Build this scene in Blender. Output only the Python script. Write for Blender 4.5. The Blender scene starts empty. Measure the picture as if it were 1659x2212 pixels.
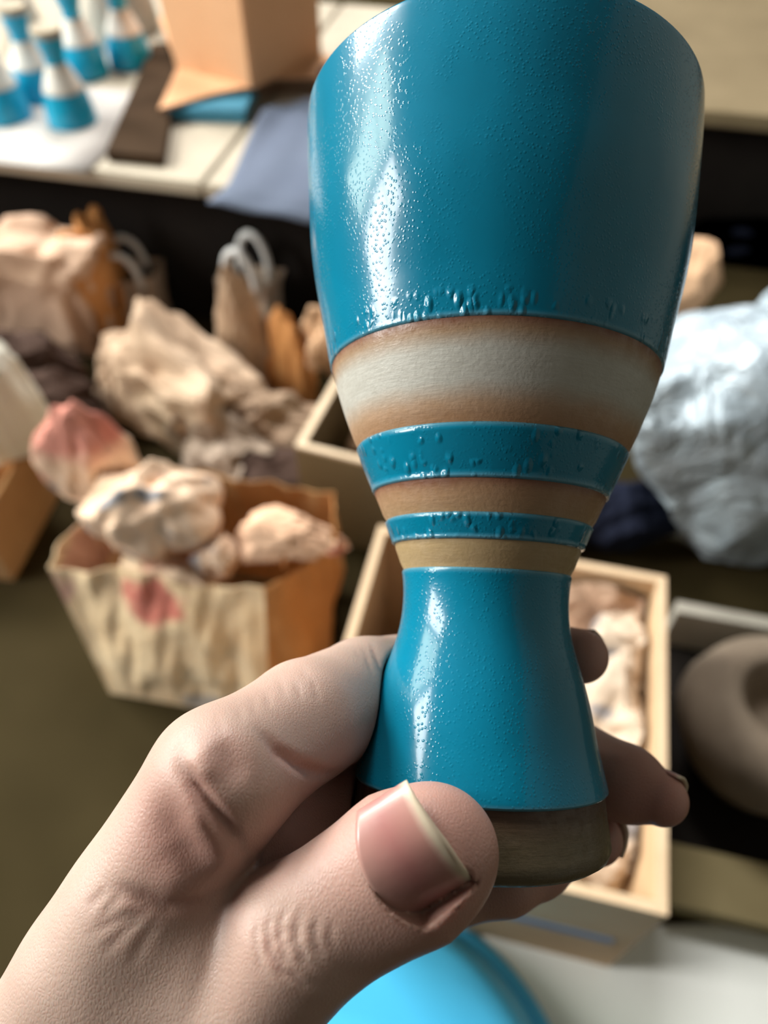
import bpy, bmesh, math, random
import numpy as np
from mathutils import Vector, Matrix, noise

SC = bpy.context.scene
COL = SC.collection
# ------------------------------------------------------------------ camera
F_PX, CX, CY = 1662.0, 829.5, 1106.0
PITCH, YAW = math.radians(50), math.radians(13)
CAM = Vector((0, 0, 0.80))
FH = Vector((-math.sin(YAW), math.cos(YAW), 0)); RT = Vector((math.cos(YAW), math.sin(YAW), 0)); UPZ = Vector((0, 0, 1))
FW = FH * math.cos(PITCH) - UPZ * math.sin(PITCH)
DN = -FH * math.sin(PITCH) - UPZ * math.cos(PITCH)
cam_d = bpy.data.cameras.new('camera'); cam = bpy.data.objects.new('camera', cam_d); COL.objects.link(cam)
CAMROT = Matrix((RT, -DN, -FW)).transposed()
cam.matrix_world = Matrix.Translation(CAM) @ CAMROT.to_4x4()
cam_d.sensor_fit = 'VERTICAL'; cam_d.sensor_height = 34.6; cam_d.sensor_width = 25.95
cam_d.lens = F_PX / 2212 * 34.6
cam_d.clip_start = 0.005; cam_d.clip_end = 50
cam_d.dof.use_dof = True; cam_d.dof.focus_distance = 0.117
cam_d.dof.aperture_fstop = cam_d.lens / 2.1
SC.camera = cam
SC.cycles.max_bounces = 6; SC.cycles.diffuse_bounces = 3; SC.cycles.glossy_bounces = 2
SC.cycles.transmission_bounces = 2; SC.cycles.transparent_max_bounces = 6; SC.cycles.adaptive_threshold = .05
# ------------------------------------------------------------------ world, window light, exposure
w = bpy.data.worlds.new('world'); SC.world = w; w.use_nodes = True
w.node_tree.nodes['Background'].inputs[0].default_value = (0.75, 0.87, 1.0, 1)
w.node_tree.nodes['Background'].inputs[1].default_value = 0.35
SC.view_settings.view_transform = 'Standard'; SC.view_settings.look = 'None'
SC.view_settings.gamma = 1; SC.view_settings.use_curve_mapping = False
SC.view_settings.exposure = 0.0
WX = -2.40                       # inner face of the window wall
# openings y0, y1, z0, z1, daylight power and colour (the second one looks out on foliage)
WINS = [(-0.68, 0.0, 0.95, 2.35, 105.0, (1.0, .975, .945)), (0.14, 0.70, 0.95, 2.35, 40.0, (.88, 1.0, .82)), (0.95, 1.90, 1.45, 2.75, 195.0, (1.0, .985, .95))]

def area(name, loc, target, sx, sy, power, col):
    l = bpy.data.lights.new(name, 'AREA'); l.shape = 'RECTANGLE'; l.size = sx; l.size_y = sy
    l.energy = power; l.color = col
    o = bpy.data.objects.new(name, l); COL.objects.link(o); o.location = loc
    o.rotation_euler = (Vector(target) - Vector(loc)).to_track_quat('-Z', 'Y').to_euler()
    return o
for y0, y1, z0, z1, pw, wc in WINS:
    area('window_daylight', (WX - 0.13, (y0 + y1) / 2, (z0 + z1) / 2), (0, (y0 + y1) / 2, (z0 + z1) / 2), y1 - y0, z1 - z0, pw, wc)

FILL_XY = (-1.45, -0.35, 2.05, 2.90)   # added overhead fill, no such opening known: x0, x1, y0, y1
area('overhead_fill', ((FILL_XY[0] + FILL_XY[1]) / 2, (FILL_XY[2] + FILL_XY[3]) / 2, 2.985), ((FILL_XY[0] + FILL_XY[1]) / 2, (FILL_XY[2] + FILL_XY[3]) / 2 + 1e-4, 0), FILL_XY[1] - FILL_XY[0] - .06, FILL_XY[3] - FILL_XY[2] - .06, 125, (1.0, .99, .97))  # added lamp below the closed ceiling, brightens floor, bags and finger tops

# ------------------------------------------------------------------ helpers
def at(px, py, z):
    d = FW + RT * ((px - CX) / F_PX) + DN * ((py - CY) / F_PX)
    return CAM + d * ((z - CAM.z) / d.z)

def tag(o, label=None, cat=None, group=None, kind=None):
    if label: o['label'] = label
    if cat: o['category'] = cat
    if group: o['group'] = group
    if kind: o['kind'] = kind
    return o

def empty(name, loc=(0, 0, 0), rz=0):
    o = bpy.data.objects.new(name, None); COL.objects.link(o)
    o.location = loc; o.rotation_euler = (0, 0, rz); o.empty_display_size = 0.02
    return o

def mesh_obj(name, verts, faces, mat, parent=None, smooth=False):
    me = bpy.data.meshes.new(name)
    me.from_pydata([tuple(map(float, v)) for v in verts], [], [tuple(map(int, f)) for f in faces])
    me.update()
    if smooth: me.polygons.foreach_set('use_smooth', [True] * len(me.polygons))
    me.materials.append(mat)
    o = bpy.data.objects.new(name, me); COL.objects.link(o)
    if parent is not None: o.parent = parent
    return o

def bm_obj(name, bm, mat, parent=None, smooth=False):
    me = bpy.data.meshes.new(name); bm.to_mesh(me); bm.free()
    if smooth: me.polygons.foreach_set('use_smooth', [True] * len(me.polygons))
    me.materials.append(mat)
    o = bpy.data.objects.new(name, me); COL.objects.link(o)
    if parent is not None: o.parent = parent
    return o

def box_bm(x0, x1, y0, y1, z0, z1, bev=0.0):
    bm = bmesh.new()
    bmesh.ops.create_cube(bm, size=1)
    for v in bm.verts:
        v.co = Vector(((x0 + x1) / 2 + v.co.x * (x1 - x0), (y0 + y1) / 2 + v.co.y * (y1 - y0), (z0 + z1) / 2 + v.co.z * (z1 - z0)))
    if bev: bmesh.ops.bevel(bm, geom=bm.edges[:], offset=bev, segments=2, affect='EDGES')
    return bm

def bx(name, mat, parent, *a, bev=0.0):
    return bm_obj(name, box_bm(*a, bev=bev), mat, parent)

def slab(name, pts, thick, mat, parent=None, n=1, wob=0.0, seed=0):
    """four corners (a,b,c,d), given thickness along -normal; optional subdivision and wobble"""
    a, b, c, d = [np.array(p, float) for p in pts]
    nn = np.cross(b - a, d - a); nn /= np.linalg.norm(nn)
    vs = []
    rs = np.random.RandomState(seed)
    ph = rs.rand(6) * 6.28
    for k in (0, 1):
        for j in range(n + 1):
            for i in range(n + 1):
                u, v = i / n, j / n
                p = (a * (1 - u) + b * u) * (1 - v) + (d * (1 - u) + c * u) * v
                if wob: p = p + nn * wob * (math.sin(5 * u + ph[0]) * math.cos(4 * v + ph[1]) + .5 * math.sin(11 * u + 7 * v + ph[2]))
                vs.append(p - nn * thick * k)
    m = (n + 1) ** 2; fs = []
    for j in range(n):
        for i in range(n):
            q = j * (n + 1) + i
            fs.append((q, q + 1, q + n + 2, q + n + 1)); fs.append((m + q, m + q + n + 1, m + q + n + 2, m + q + 1))
    for i in range(n):
        q = i; fs.append((q, m + q, m + q + 1, q + 1))
        q = n * (n + 1) + i; fs.append((q, q + 1, m + q + 1, m + q))
        q = i * (n + 1); fs.append((q, q + n + 1, m + q + n + 1, m + q))
        q = i * (n + 1) + n; fs.append((q, m + q, m + q + n + 1, q + n + 1))
    return mesh_obj(name, vs, fs, mat, parent, smooth=(n > 1 and wob > 0))

def folds(P, seed, amp, n, scale):
    """triangle-wave creases along random planes: crumpled paper"""
    rs = np.random.RandomState(seed)
    out = np.zeros(len(P))
    for i in range(n):
        nv = rs.normal(size=3); nv /= np.linalg.norm(nv)
        per = scale * (0.5 + rs.rand() * 1.2)
        t = (P @ nv) / per + rs.rand()
        out += amp * (0.4 + rs.rand()) * (np.abs((t % 1.0) - 0.5) * 4 - 1) * per / scale
    return out / math.sqrt(n)

def crumple(name, loc, rad, mat, parent=None, seed=1, amp=0.12, n=7, scale=0.9, sub=4, rz=0.0, flat=None, power=1.0, tilt=0.0, peak=0.0):
    """a crumpled bag / wad of paper: radii rad=(x,y,z); flat: cut below local z; power<1: boxier; peak: narrower towards the top"""
    bm = bmesh.new(); bmesh.ops.create_icosphere(bm, subdivisions=sub, radius=1)
    P = np.array([v.co for v in bm.verts])
    W = P * np.array([1.2, 1.2, .7])
    rs = np.random.RandomState(seed + 500)
    dirs = rs.normal(size=(34, 3)); dirs /= np.linalg.norm(dirs, axis=1)[:, None]; hh = .80 + .26 * rs.rand(34)
    dot = P @ dirs.T
    poly = np.where(dot > .25, hh / np.maximum(dot, .25), 9).min(1)          # flat facets meeting in sharp ridges
    f = np.minimum(poly, 1.25) * (1 + folds(W, seed, amp * 1.3, max(3, n - 3), scale * 1.3)) + folds(W, seed + 77, amp * .45, n, scale * .45)
    if power != 1.0:
        P = np.sign(P) * np.abs(P) ** power
    Q = P * f[:, None]
    if peak: Q[:, :2] *= (1 - peak * (Q[:, 2:3] * .5 + .5))
    Q = Q * np.array(rad)
    if tilt:
        c, s = math.cos(tilt), math.sin(tilt); Q = Q @ np.array([[c, 0, -s], [0, 1, 0], [s, 0, c]])
    if flat is not None: Q[:, 2] = np.maximum(Q[:, 2], flat)
    for v, q in zip(bm.verts, Q): v.co = q
    o = bm_obj(name, bm, mat, parent); o.location = loc; o.rotation_euler = (0, 0, rz)
    return o

from mathutils.bvhtree import BVHTree
SOLIDS = []
def settle(o, clamp=None, gap=.007, keep=True):
    """let soft paper give way: push its vertices out of what already lies there; clamp: keeps it inside a container"""
    mw_ = Matrix.Translation(o.location) @ o.rotation_euler.to_matrix().to_4x4(); inv = mw_.inverted()
    vs = [mw_ @ v.co for v in o.data.vertices]
    for _ in range(3):
        lo = [min(v[i] for v in vs) for i in range(3)]; hi = [max(v[i] for v in vs) for i in range(3)]
        for bvh, blo, bhi, cen in SOLIDS:
            if any(lo[i] > bhi[i] + gap or hi[i] < blo[i] - gap for i in range(3)): continue
            for k, v in enumerate(vs):
                if any(v[i] > bhi[i] + gap or v[i] < blo[i] - gap for i in range(3)): continue
                p, n, _, d = bvh.find_nearest(v)
                if p is None: continue
                side = (v - p).dot(n)
                if side < 0 or d < gap:
                    out = p + n * gap
                    vs[k] = Vector((out.x, out.y, max(out.z, .002)))
    if clamp: vs = [clamp(v) for v in vs]
    for v, w_ in zip(o.data.vertices, vs): v.co = inv @ w_
    o.data.update()
    if keep:
        lo = [min(v[i] for v in vs) for i in range(3)]; hi = [max(v[i] for v in vs) for i in range(3)]
        SOLIDS.append((BVHTree.FromPolygons(vs, [tuple(p.vertices) for p in o.data.polygons]), lo, hi, None))
    return o
def clamp_box(x0, x1, y0, y1, z0, ztop):
    def f(v):
        if v.z < ztop: return Vector((min(max(v.x, x0), x1), min(max(v.y, y0), y1), max(v.z, z0)))
        return v
    return f
def clamp_poly(cx_, cy_, rz_, rx, ry, z0, ztop):
    c, s_ = math.cos(-rz_), math.sin(-rz_)
    def f(v):
        z = max(v.z, z0); dx, dy = v.x - cx_, v.y - cy_
        lx, ly = dx * c - dy * s_, dx * s_ + dy * c
        if z < ztop:
            e = (abs(lx / rx) ** 2.6 + abs(ly / ry) ** 2.6) ** (1 / 2.6)
            if e > 1: lx /= e; ly /= e
        return Vector((cx_ + lx * c + ly * s_, cy_ - lx * s_ + ly * c, z))
    return f

def sheet_wall(name, path, z0, z1, mat, parent, seed=0, amp=0.01, nz=10, step=0.012, thick=0.0012, top_jag=0.0, flare=0.0, closed=True):
    """paper wall swept along a closed/open horizontal path, creased"""
    pts = [np.array(p, float) for p in path]
    if closed: pts.append(pts[0])
    ring = []
    for a, b in zip(pts[:-1], pts[1:]):
        k = max(2, int(np.linalg.norm(b - a) / step))
        for i in range(k): ring.append(a + (b - a) * i / k)
    if not closed: ring.append(pts[-1])
    ring = np.array(ring); cen = ring.mean(0); m = len(ring)
    V = []
    for j in range(nz + 1):
        t = j / nz
        r = cen + (ring - cen) * (1 + flare * t)
        V.append(np.column_stack([r, np.full(m, z0 + (z1 - z0) * t)]))
    V = np.concatenate(V)
    d = folds(V, seed, amp, 6, 0.10) + folds(V, seed + 5, amp * .5, 6, 0.04)
    out = V[:, :2] - cen; out /= np.linalg.norm(out, axis=1)[:, None]
    tt = np.repeat(np.arange(nz + 1) / nz, m)
    V[:, :2] += out * (d * (0.25 + 0.75 * tt))[:, None]
    if top_jag:
        V[:, 2] += tt ** 3 * folds(V * [1, 1, 0], seed + 9, top_jag, 5, 0.09)
    fs = []
    for j in range(nz):
        for i in range(m if closed else m - 1):
            i2 = (i + 1) % m
            fs.append((j * m + i, j * m + i2, (j + 1) * m + i2, (j + 1) * m + i))
    o = mesh_obj(name, V, fs, mat, parent)
    md = o.modifiers.new('thickness', 'SOLIDIFY'); md.thickness = thick; md.offset = 0
    return o

def tube_mesh(name, pts, r, mat, parent=None, seg=10, closed=False):
    pts = [Vector(p) for p in pts]; V = []; Fc = []
    n = len(pts); prev = None
    for i, p in enumerate(pts):
        t = (pts[min(i + 1, n - 1)] - pts[max(i - 1, 0)]).normalized()
        if prev is None: a = t.orthogonal().normalized()
        else: a = (prev - t * prev.dot(t)).normalized()
        prev = a; b = t.cross(a)
        rr = r[i] if isinstance(r, (list, tuple)) else r
        for k in range(seg):
            f = 2 * math.pi * k / seg
            V.append(p + (a * math.cos(f) + b * math.sin(f)) * rr)
    for i in range(n - 1):
        for k in range(seg):
            k2 = (k + 1) % seg
            Fc.append((i * seg + k, i * seg + k2, (i + 1) * seg + k2, (i + 1) * seg + k))
    Fc.append(tuple(range(seg - 1, -1, -1))); Fc.append(tuple((n - 1) * seg + k for k in range(seg)))
    return mesh_obj(name, V, Fc, mat, parent, smooth=True)

def lathe(name, prof, mat, parent=None, seg=128, loc=None, wob=0.0):
    """prof: list of (r, z); closed at ends when r == 0"""
    V = []; Fc = []; ids = []
    for r, z in prof:
        if r < 1e-6: ids.append([len(V)]); V.append((0, 0, z))
        else:
            ids.append(list(range(len(V), len(V) + seg)))
            for k in range(seg):
                f = 2 * math.pi * k / seg
                rr = r * (1 + wob * math.sin(2 * f + 40 * z) + wob * .6 * math.sin(3 * f - 55 * z))
                V.append((rr * math.cos(f), rr * math.sin(f), z))
    for a, b in zip(ids[:-1], ids[1:]):
        for k in range(seg):
            k2 = (k + 1) % seg
            if len(a) == 1 and len(b) == 1: continue
            if len(a) == 1: Fc.append((a[0], b[k2], b[k]))
            elif len(b) == 1: Fc.append((a[k], a[k2], b[0]))
            else: Fc.append((a[k], a[k2], b[k2], b[k]))
    o = mesh_obj(name, V, Fc, mat, parent, smooth=True)
    if loc: o.location = loc
    return o

# ------------------------------------------------------------------ materials
class NT:
    def __init__(s, name):
        s.m = bpy.data.materials.new(name); s.m.use_nodes = True
        s.t = s.m.node_tree; s.b = s.t.nodes['Principled BSDF']; s.coord = s.t.nodes.new('ShaderNodeTexCoord')
    def n(s, typ, **kw):
        nd = s.t.nodes.new(typ)
        for k, v in kw.items(): setattr(nd, k, v)
        return nd
    def link(s, a, b): s.t.links.new(a, b)
    def noise(s, scale, detail=4, rough=.6, vec=None, dist=0.0):
        nd = s.n('ShaderNodeTexNoise'); nd.inputs['Scale'].default_value = scale; nd.inputs['Detail'].default_value = min(detail, 3)
        nd.inputs['Roughness'].default_value = rough; nd.inputs['Distortion'].default_value = dist
        s.link(vec or s.coord.outputs['Object'], nd.inputs['Vector']); return nd.outputs['Fac']
    def ramp(s, fac, stops, interp='LINEAR'):
        nd = s.n('ShaderNodeValToRGB'); e = nd.color_ramp.elements; nd.color_ramp.interpolation = interp
        while len(e) < len(stops): e.new(0.5)
        for el, (p, c) in zip(e, stops):
            el.position = p; el.color = (*c, 1) if len(c) == 3 else c
        s.link(fac, nd.inputs[0]); return nd.outputs[0]
    def mix(s, fac, a, b, mode='MIX'):
        nd = s.n('ShaderNodeMix', data_type='RGBA', blend_type=mode)
        for v, i in ((fac, 0), (a, 6), (b, 7)):
            if isinstance(v, (int, float)): nd.inputs[i].default_value = v
            elif isinstance(v, tuple): nd.inputs[i].default_value = (*v, 1)
            else: s.link(v, nd.inputs[i])
        return nd.outputs[2]
    def math(s, op, a, b=None, c=None):
        nd = s.n('ShaderNodeMath', operation=op)
        for i, v in enumerate((a, b, c)):
            if v is None: continue
            if isinstance(v, (int, float)): nd.inputs[i].default_value = v
            else: s.link(v, nd.inputs[i])
        return nd.outputs[0]
    def maprange(s, v, a, b, c=0.0, d=1.0, smooth=True):
        nd = s.n('ShaderNodeMapRange'); nd.interpolation_type = 'SMOOTHSTEP' if smooth else 'LINEAR'
        s.link(v, nd.inputs[0])
        for i, q in enumerate((a, b, c, d)): nd.inputs[i + 1].default_value = q
        return nd.outputs[0]
    def bump(s, h, strength=.3, dist=.001, prev=None):
        nd = s.n('ShaderNodeBump'); nd.inputs['Strength'].default_value = strength; nd.inputs['Distance'].default_value = dist
        s.link(h, nd.inputs['Height'])
        if prev is not None: s.link(prev, nd.inputs['Normal'])
        return nd.outputs[0]
    def set(s, **kw):
        for k, v in kw.items():
            i = s.b.inputs[k.replace('_', ' ')]
            if isinstance(v, (int, float)): i.default_value = v
            elif isinstance(v, tuple): i.default_value = (*v, 1) if len(v) == 3 and i.type == 'RGBA' else v
            else: s.link(v, i)
        return s

def mottled(name, c1, c2, scale=20, rough=.8, bump=.2, bscale=120, bdist=.001, spec=.3):
    m = NT(name)
    m.set(Base_Color=m.ramp(m.noise(scale), [(.3, c1), (.7, c2)]), Roughness=rough)
    m.b.inputs['Specular IOR Level'].default_value = spec
    if bump and bdist > .0025: m.set(Normal=m.bump(m.noise(bscale, 2), bump, bdist))   # only where creases show
    return m.m

def paper_print(name, base, base2, prints, scale=9):
    """crumpled packing paper with blotches of faded print"""
    m = NT(name)
    col = m.ramp(m.noise(14), [(.3, base), (.7, base2)])
    for i, (c, sc, th, off) in enumerate(prints):
        mp = m.n('ShaderNodeMapping'); m.link(m.coord.outputs['Object'], mp.inputs[0]); mp.inputs['Location'].default_value = off
        f = m.noise(sc, 2, .5, mp.outputs[0])
        col = m.mix(m.maprange(f, th, th + .08), col, c)
    m.set(Base_Color=col, Roughness=.85)
    m.b.inputs['Specular IOR Level'].default_value = .25
    return m.m

M = {}
M['kraft'] = mottled('kraft_paper', (.42, .22, .09), (.53, .30, .13), 12, .85, .35, 70, .003)
M['kraft_orange'] = mottled('kraft_orange', (.50, .22, .07), (.60, .28, .10), 12, .8, .3, 60, .003)
M['kraft_pale'] = mottled('kraft_pale', (.44, .30, .20), (.62, .46, .33), 10, .85, .35, 70, .003)
M['kraft_dusty'] = mottled('kraft_dusty', (.30, .20, .13), (.42, .30, .21), 10, .9, .35, 70, .003)
M['salmon_card'] = mottled('salmon_card', (.66, .36, .19), (.72, .40, .22), 8, .7, .1, 60, .001)
M['card'] = mottled('cardboard', (.50, .33, .19), (.58, .40, .24), 9, .85, .15, 60, .001)
M['card_edge'] = mottled('cardboard_edge', (.62, .44, .28), (.70, .52, .34), 30, .85, .1, 90, .001)
M['newsprint'] = paper_print('newsprint', (.84, .63, .45), (.90, .72, .54), [((.62, .20, .15), 7, .60, (3, 1, 2)), ((.22, .22, .25), 15, .62, (9, 4, 7))])
M['newsprint_red'] = paper_print('newsprint_red', (.84, .63, .44), (.90, .72, .53), [((.55, .11, .09), 8, .56, (1.3, 6, 2)), ((.40, .38, .36), 16, .64, (5, 2, 8))])
M['newsprint_grey'] = paper_print('newsprint_grey', (.86, .60, .42), (.92, .70, .52), [((.30, .29, .30), 22, .57, (2, 7, 1)), ((.58, .22, .18), 8, .66, (5, 1, 9))])
M['kraft_grey'] = mottled('kraft_grey', (.33, .25, .19), (.42, .33, .26), 10, .85, .3, 60, .003)
M['kraft_pink'] = mottled('kraft_pink', (.50, .32, .22), (.64, .44, .32), 10, .85, .35, 60, .003)
M['kraft_peach'] = mottled('kraft_peach', (.70, .42, .27), (.76, .50, .34), 10, .85, .3, 60, .003)
M['bag_front'] = None
def bag_front_mat():
    m = NT('bag_front')
    col = m.ramp(m.noise(14), [(.3, (.86, .60, .35)), (.7, (.92, .71, .46))])
    # one faded red print in the middle of the face, grey smudge near the foot
    for c, ctr, sc, r in (((.62, .14, .12), (-.035, -.045, .135), (26, 26, 34), 1.0), ((.66, .36, .30), (-.135, -.03, .12), (40, 18, 20), 1.0), ((.33, .30, .28), (.03, -.10, .012), (22, 22, 60), 1.0)):
        mp = m.n('ShaderNodeMapping'); mp.vector_type = 'TEXTURE'; mp.inputs['Location'].default_value = ctr
        mp.inputs['Scale'].default_value = tuple(1.0 / q for q in sc); m.link(m.coord.outputs['Object'], mp.inputs[0])
        ln = m.n('ShaderNodeVectorMath', operation='LENGTH'); m.link(mp.outputs[0], ln.inputs[0])
        f = m.math('ADD', ln.outputs['Value'], m.math('MULTIPLY', m.math('SUBTRACT', m.noise(40, 3), .5), 1.2))
        col = m.mix(m.maprange(f, .75, 1.1, .85, 0), col, c)
    m.set(Base_Color=col, Roughness=.85, Normal=m.bump(m.noise(60, 3), .25, .004)); m.b.inputs['Specular IOR Level'].default_value = .2
    return m.m
M['bag_front'] = bag_front_mat()
M['bag_pale'] = paper_print('bag_pale', (.74, .53, .32), (.82, .64, .42), [((.66, .34, .27), 6, .60, (4, 2, 2))])
def red_top(mat):
    nt = mat.node_tree; b = nt.nodes['Principled BSDF']; src = b.inputs['Base Color'].links[0].from_socket
    tc = nt.nodes.new('ShaderNodeTexCoord'); sp = nt.nodes.new('ShaderNodeSeparateXYZ'); nt.links.new(tc.outputs['Object'], sp.inputs[0])
    nz = nt.nodes.new('ShaderNodeTexNoise'); nz.inputs['Scale'].default_value = 30; nt.links.new(tc.outputs['Object'], nz.inputs['Vector'])
    ad = nt.nodes.new('ShaderNodeMath'); ad.operation = 'MULTIPLY_ADD'; nt.links.new(nz.outputs['Fac'], ad.inputs[0]); ad.inputs[1].default_value = .05; nt.links.new(sp.outputs[2], ad.inputs[2])
    mr = nt.nodes.new('ShaderNodeMapRange'); nt.links.new(ad.outputs[0], mr.inputs[0]); mr.inputs[1].default_value = .060; mr.inputs[2].default_value = .085; mr.inputs[4].default_value = .85
    mx = nt.nodes.new('ShaderNodeMix'); mx.data_type = 'RGBA'; nt.links.new(mr.outputs[0], mx.inputs[0]); nt.links.new(src, mx.inputs[6]); mx.inputs[7].default_value = (.68, .24, .19, 1)
    nt.links.new(mx.outputs[2], b.inputs['Base Color']); return mat
M['newsprint_top'] = paper_print('newsprint_top', (.86, .59, .41), (.92, .69, .51), [((.70, .30, .24), 9, .55, (2, 5, 2)), ((.25, .25, .28), 20, .64, (9, 4, 7))])
M['newsprint_top'] = red_top(M['newsprint_top'])
M['gap_shade'] = mottled('gap_shade', (.045, .028, .022), (.08, .05, .04), 12, .9, .3, 60, .003, .05)  # near-black fill standing in for shade between the bags
M['box_news'] = paper_print('box_news', (.56, .43, .32), (.66, .53, .41), [((.24, .22, .22), 16, .58, (2, 7, 1))])
M['cream_paper'] = mottled('cream_paper', (.78, .75, .63), (.86, .84, .74), 10, .7, .2, 60, .003)
M['white_paper'] = mottled('white_paper', (.44, .41, .385), (.52, .485, .45), 12, .7, .1, 60, .001)
M['table'] = mottled('table_top', (.36, .31, .24), (.44, .385, .30), 8, .6, .1, 50, .001)
M['table_dark'] = mottled('table_frame_shade', (.012, .010, .009), (.018, .015, .013), 8, .9, .2, 50, .001, .03)  # near-black; also carries the shade under table and bench
M['dark_board'] = mottled('dark_board', (.035, .021, .012), (.05, .03, .017), 14, .8, .2, 60, .001, .05)
M['tan_board'] = mottled('tan_board', (.16, .12, .065), (.21, .16, .09), 6, .7, .2, 40, .001)
M['olive_wood'] = mottled('olive_wood', (.24, .19, .09), (.30, .24, .12), 10, .75, .2, 50, .001)
M['batten'] = mottled('batten', (.62, .47, .32), (.70, .55, .39), 20, .8, .2, 60, .001)
M['slate_cloth'] = mottled('slate_cloth', (.085, .105, .155), (.11, .135, .19), 10, .75, .15, 200, .0008)
M['navy'] = mottled('navy_cloth', (.008, .010, .02), (.013, .016, .03), 10, .9, .15, 150, .001, .05)
M['blue_card'] = mottled('blue_card', (.05, .22, .33), (.07, .27, .39), 8, .6, .1, 60, .001)
M['blue_plastic'] = mottled('blue_plastic', (.075, .54, .93), (.09, .60, .98), 5, .35, .1, 30, .001, .5)
M['blue_print'] = mottled('blue_print', (.13, .22, .36), (.18, .28, .42), 20, .8, 0)
M['grey_clay'] = mottled('grey_clay', (.40, .37, .32), (.48, .44, .38), 14, .8, .1, 80, .001)
M['terracotta'] = mottled('terracotta', (.62, .38, .22), (.70, .45, .28), 8, .8, .1, 60, .001)
M['pot_paper'] = mottled('pot_paper', (.16, .12, .085), (.24, .19, .14), 8, .85, .3, 40, .003)
M['handle_white'] = mottled('handle_white', (.62, .62, .62), (.72, .72, .72), 20, .6, 0)
M['bag_grey'] = mottled('bag_grey', (.42, .40, .38), (.52, .50, .48), 12, .7, .2, 60, .002)
M['plastic_bag'] = NT('plastic_bag').m
_m = NT('silver_plastic')
_m.set(Base_Color=_m.ramp(_m.noise(6), [(.3, (.34, .41, .47)), (.7, (.48, .56, .62))]), Roughness=.22, Metallic=.1,
       Normal=_m.bump(_m.noise(14, 4, .55, None, 1.5), .8, .03))
M['plastic_bag'] = _m.m
_m = NT('concrete_floor')  # dark olive holds the floor's shade; its lit part is a separate patch
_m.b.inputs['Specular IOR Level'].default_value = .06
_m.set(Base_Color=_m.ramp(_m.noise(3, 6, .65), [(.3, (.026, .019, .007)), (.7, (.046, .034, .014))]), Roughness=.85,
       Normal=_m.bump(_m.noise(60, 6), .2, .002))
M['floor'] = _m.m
M['lit_floor'] = mottled('lit_floor', (.80, .82, .77), (.86, .88, .83), 5, .7, .15, 30, .002)  # light on the floor put into this colour
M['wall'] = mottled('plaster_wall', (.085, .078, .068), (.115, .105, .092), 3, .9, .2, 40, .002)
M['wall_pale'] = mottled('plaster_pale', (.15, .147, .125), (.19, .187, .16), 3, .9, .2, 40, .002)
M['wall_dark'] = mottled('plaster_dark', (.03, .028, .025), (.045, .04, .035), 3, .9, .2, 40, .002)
M['window_frame'] = mottled('painted_frame', (.55, .54, .50), (.62, .61, .57), 20, .5, 0)

# ------------------------------------------------------------------ the room
RX, RY0, RY1, RZ = 1.7, -1.5, 3.1, 3.0
def struct(name, bm, mat, parent=None):
    o = bm_obj(name, bm, mat, parent); o['kind'] = 'structure'; return o
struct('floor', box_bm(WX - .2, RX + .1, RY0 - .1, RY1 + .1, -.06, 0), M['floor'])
struct('ceiling', box_bm(WX - .2, RX + .1, RY0 - .1, RY1 + .1, RZ, RZ + .06), M['wall'])
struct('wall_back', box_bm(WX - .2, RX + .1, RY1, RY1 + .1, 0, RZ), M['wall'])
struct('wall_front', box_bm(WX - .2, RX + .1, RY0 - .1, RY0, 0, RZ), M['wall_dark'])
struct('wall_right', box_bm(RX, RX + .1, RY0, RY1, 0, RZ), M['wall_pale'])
def addbox(bm, *a):
    t = box_bm(*a); me = bpy.data.meshes.new('t'); t.to_mesh(me); t.free(); bm.from_mesh(me); bpy.data.meshes.remove(me)
bmw = bmesh.new()
yy = [RY0] + [v for q in WINS for v in q[:2]] + [RY1]
for i in range(0, len(yy), 2): addbox(bmw, WX - .12, WX, yy[i], yy[i + 1], 0, RZ)
for y0, y1, z0, z1, _, _ in WINS: addbox(bmw, WX - .12, WX, y0, y1, 0, z0); addbox(bmw, WX - .12, WX, y0, y1, z1, RZ)
struct('wall_left', bmw, M['wall'])
for i, (y0, y1, z0, z1, _, _) in enumerate(WINS):
    wroot = empty('window_%d' % (i + 1), (WX, (y0 + y1) / 2, z0)); tag(wroot, kind='structure')
    hw, hh = (y1 - y0) / 2, z1 - z0
    for a in ((-hw, -hw + .03, 0, hh), (hw - .03, hw, 0, hh)): bx('frame_post', M['window_frame'], wroot, -.09, -.03, *a)
    for a in ((-hw + .03, hw - .03, 0, .03), (-hw + .03, hw - .03, hh - .03, hh)): bx('frame_rail', M['window_frame'], wroot, -.09, -.03, *a)
    bx('mullion', M['window_frame'], wroot, -.085, -.035, -hw + .03, hw - .03, hh * .62 - .012, hh * .62 + .012)
    bx('window_sill', M['window_frame'], wroot, -.02, .06, -hw - .04, hw + .04, -.03, 0)

sk = empty('window_4', ((FILL_XY[0] + FILL_XY[1]) / 2, (FILL_XY[2] + FILL_XY[3]) / 2, RZ)); tag(sk, kind='structure')  # frame round the added fill lamp, no opening behind it
sw, sd = (FILL_XY[1] - FILL_XY[0]) / 2, (FILL_XY[3] - FILL_XY[2]) / 2
for a in ((-sw, sw, -sd, -sd + .03), (-sw, sw, sd - .03, sd), (-sw, -sw + .03, -sd + .03, sd - .03), (sw - .03, sw, -sd + .03, sd - .03)):
    bx('frame_rail', M['window_frame'], sk, *a, -.04, 0)

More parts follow.
